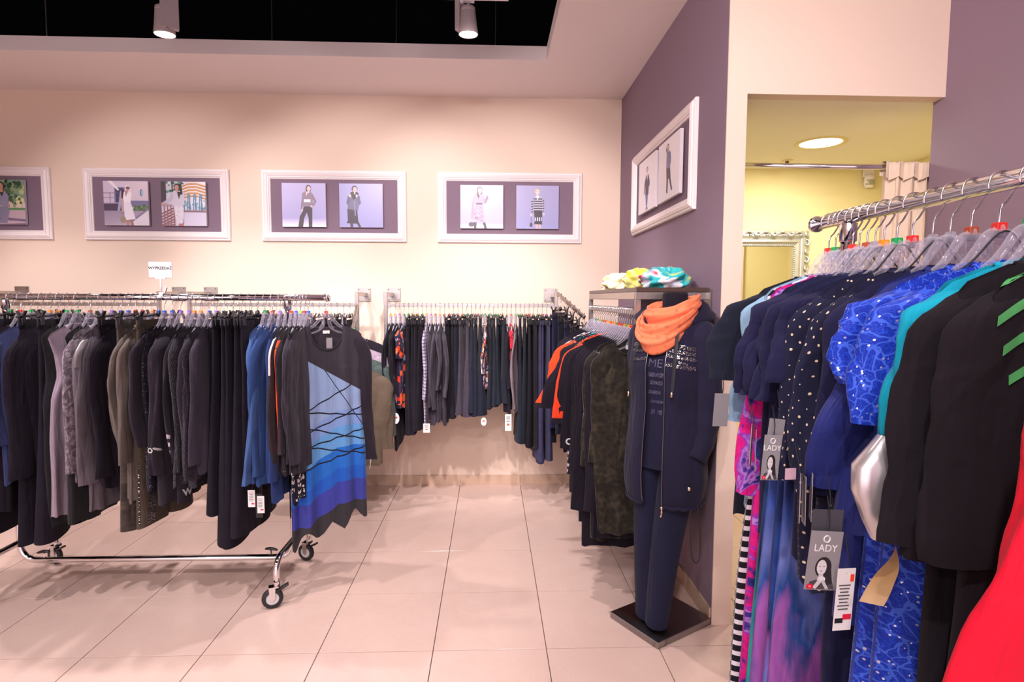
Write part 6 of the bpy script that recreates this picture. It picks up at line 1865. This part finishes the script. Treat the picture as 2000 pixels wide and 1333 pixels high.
lf.build('carved_scrolls', M_SILVERFR, mr, smooth=True)
bd.build('bead_edge', M_SILVERFR, mr, smooth=True)

# ceiling downlight, sprinkler, motion sensor
dl = empty('downlight', (1.885, 3.28, ZH + 0.0005)); tag(dl, 'round recessed downlight glowing in the fitting room ceiling', 'downlight')
MB().lathe([(0.108, -0.001), (0.114, -0.006), (0.136, -0.005), (0.138, 0.0)], 40).build('trim_ring', plain('cream_trim', '#e2d08c', 0.4), dl, smooth=True)
MB().disc((0, 0, -0.002), 0.110, 40).build('lens', emit('downlight_glow', '#f4f8ff', 9.0), dl)
_l = bpy.data.lights.new('downlight_lamp', 'AREA'); _l.shape = 'DISK'; _l.size = 0.2; _l.energy = 17; _l.color = (1.0, 0.96, 0.86)
_o = bpy.data.objects.new('downlight_lamp', _l); COL.objects.link(_o); _o.location = (1.885, 3.28, ZH - 0.009)
sp = empty('sprinkler', (1.91, 3.70, ZH + 0.0005)); tag(sp, 'small metal sprinkler head on the fitting room ceiling', 'sprinkler')
MB().lathe([(0.036, 0.0), (0.034, -0.004), (0.012, -0.006)], 20).build('rosette', plain('cream_trim', '#e2d08c', 0.4), sp)
MB().lathe([(0.012, -0.004), (0.010, -0.012), (0.014, -0.018), (0.010, -0.026), (0.006, -0.030), (0.010, -0.033), (0.0, -0.034)], 14).build('nozzle', M_DARKSTEEL, sp)
ms = empty('motion_sensor', (2.590, 3.918, 2.345)); tag(ms, 'small cream motion sensor on the yellow wall beside the curtain', 'sensor')
MB().box((0, -0.008, 0.04), (0.075, 0.016, 0.055)).build('bracket', M_WHITEPL, ms, bevel=0.003)
b_ = MB(); rings = []
for z, s in ((0.025, 0.6), (0.02, 0.95), (-0.03, 1.0), (-0.058, 0.8), (-0.062, 0.3)):
    a = np.linspace(PI, 2 * PI, 14)
    rings.append(np.stack([0.036 * s * np.cos(a), -0.014 + 0.038 * s * np.sin(a), np.full(14, z)], 1))
b_.loft(np.array(rings)); b_.build('housing', M_WHITEPL, ms, smooth=True)
MB().add([(0.034 * math.cos(t), -0.016 + 0.037 * math.sin(t), z) for z in (-0.008, -0.045) for t in np.linspace(R(205), R(335), 10)], [(i, i + 1, i + 11, i + 10) for i in range(9)]).build('lens_window', plain('sensor_lens', '#a8a48c', 0.3), ms, smooth=True)
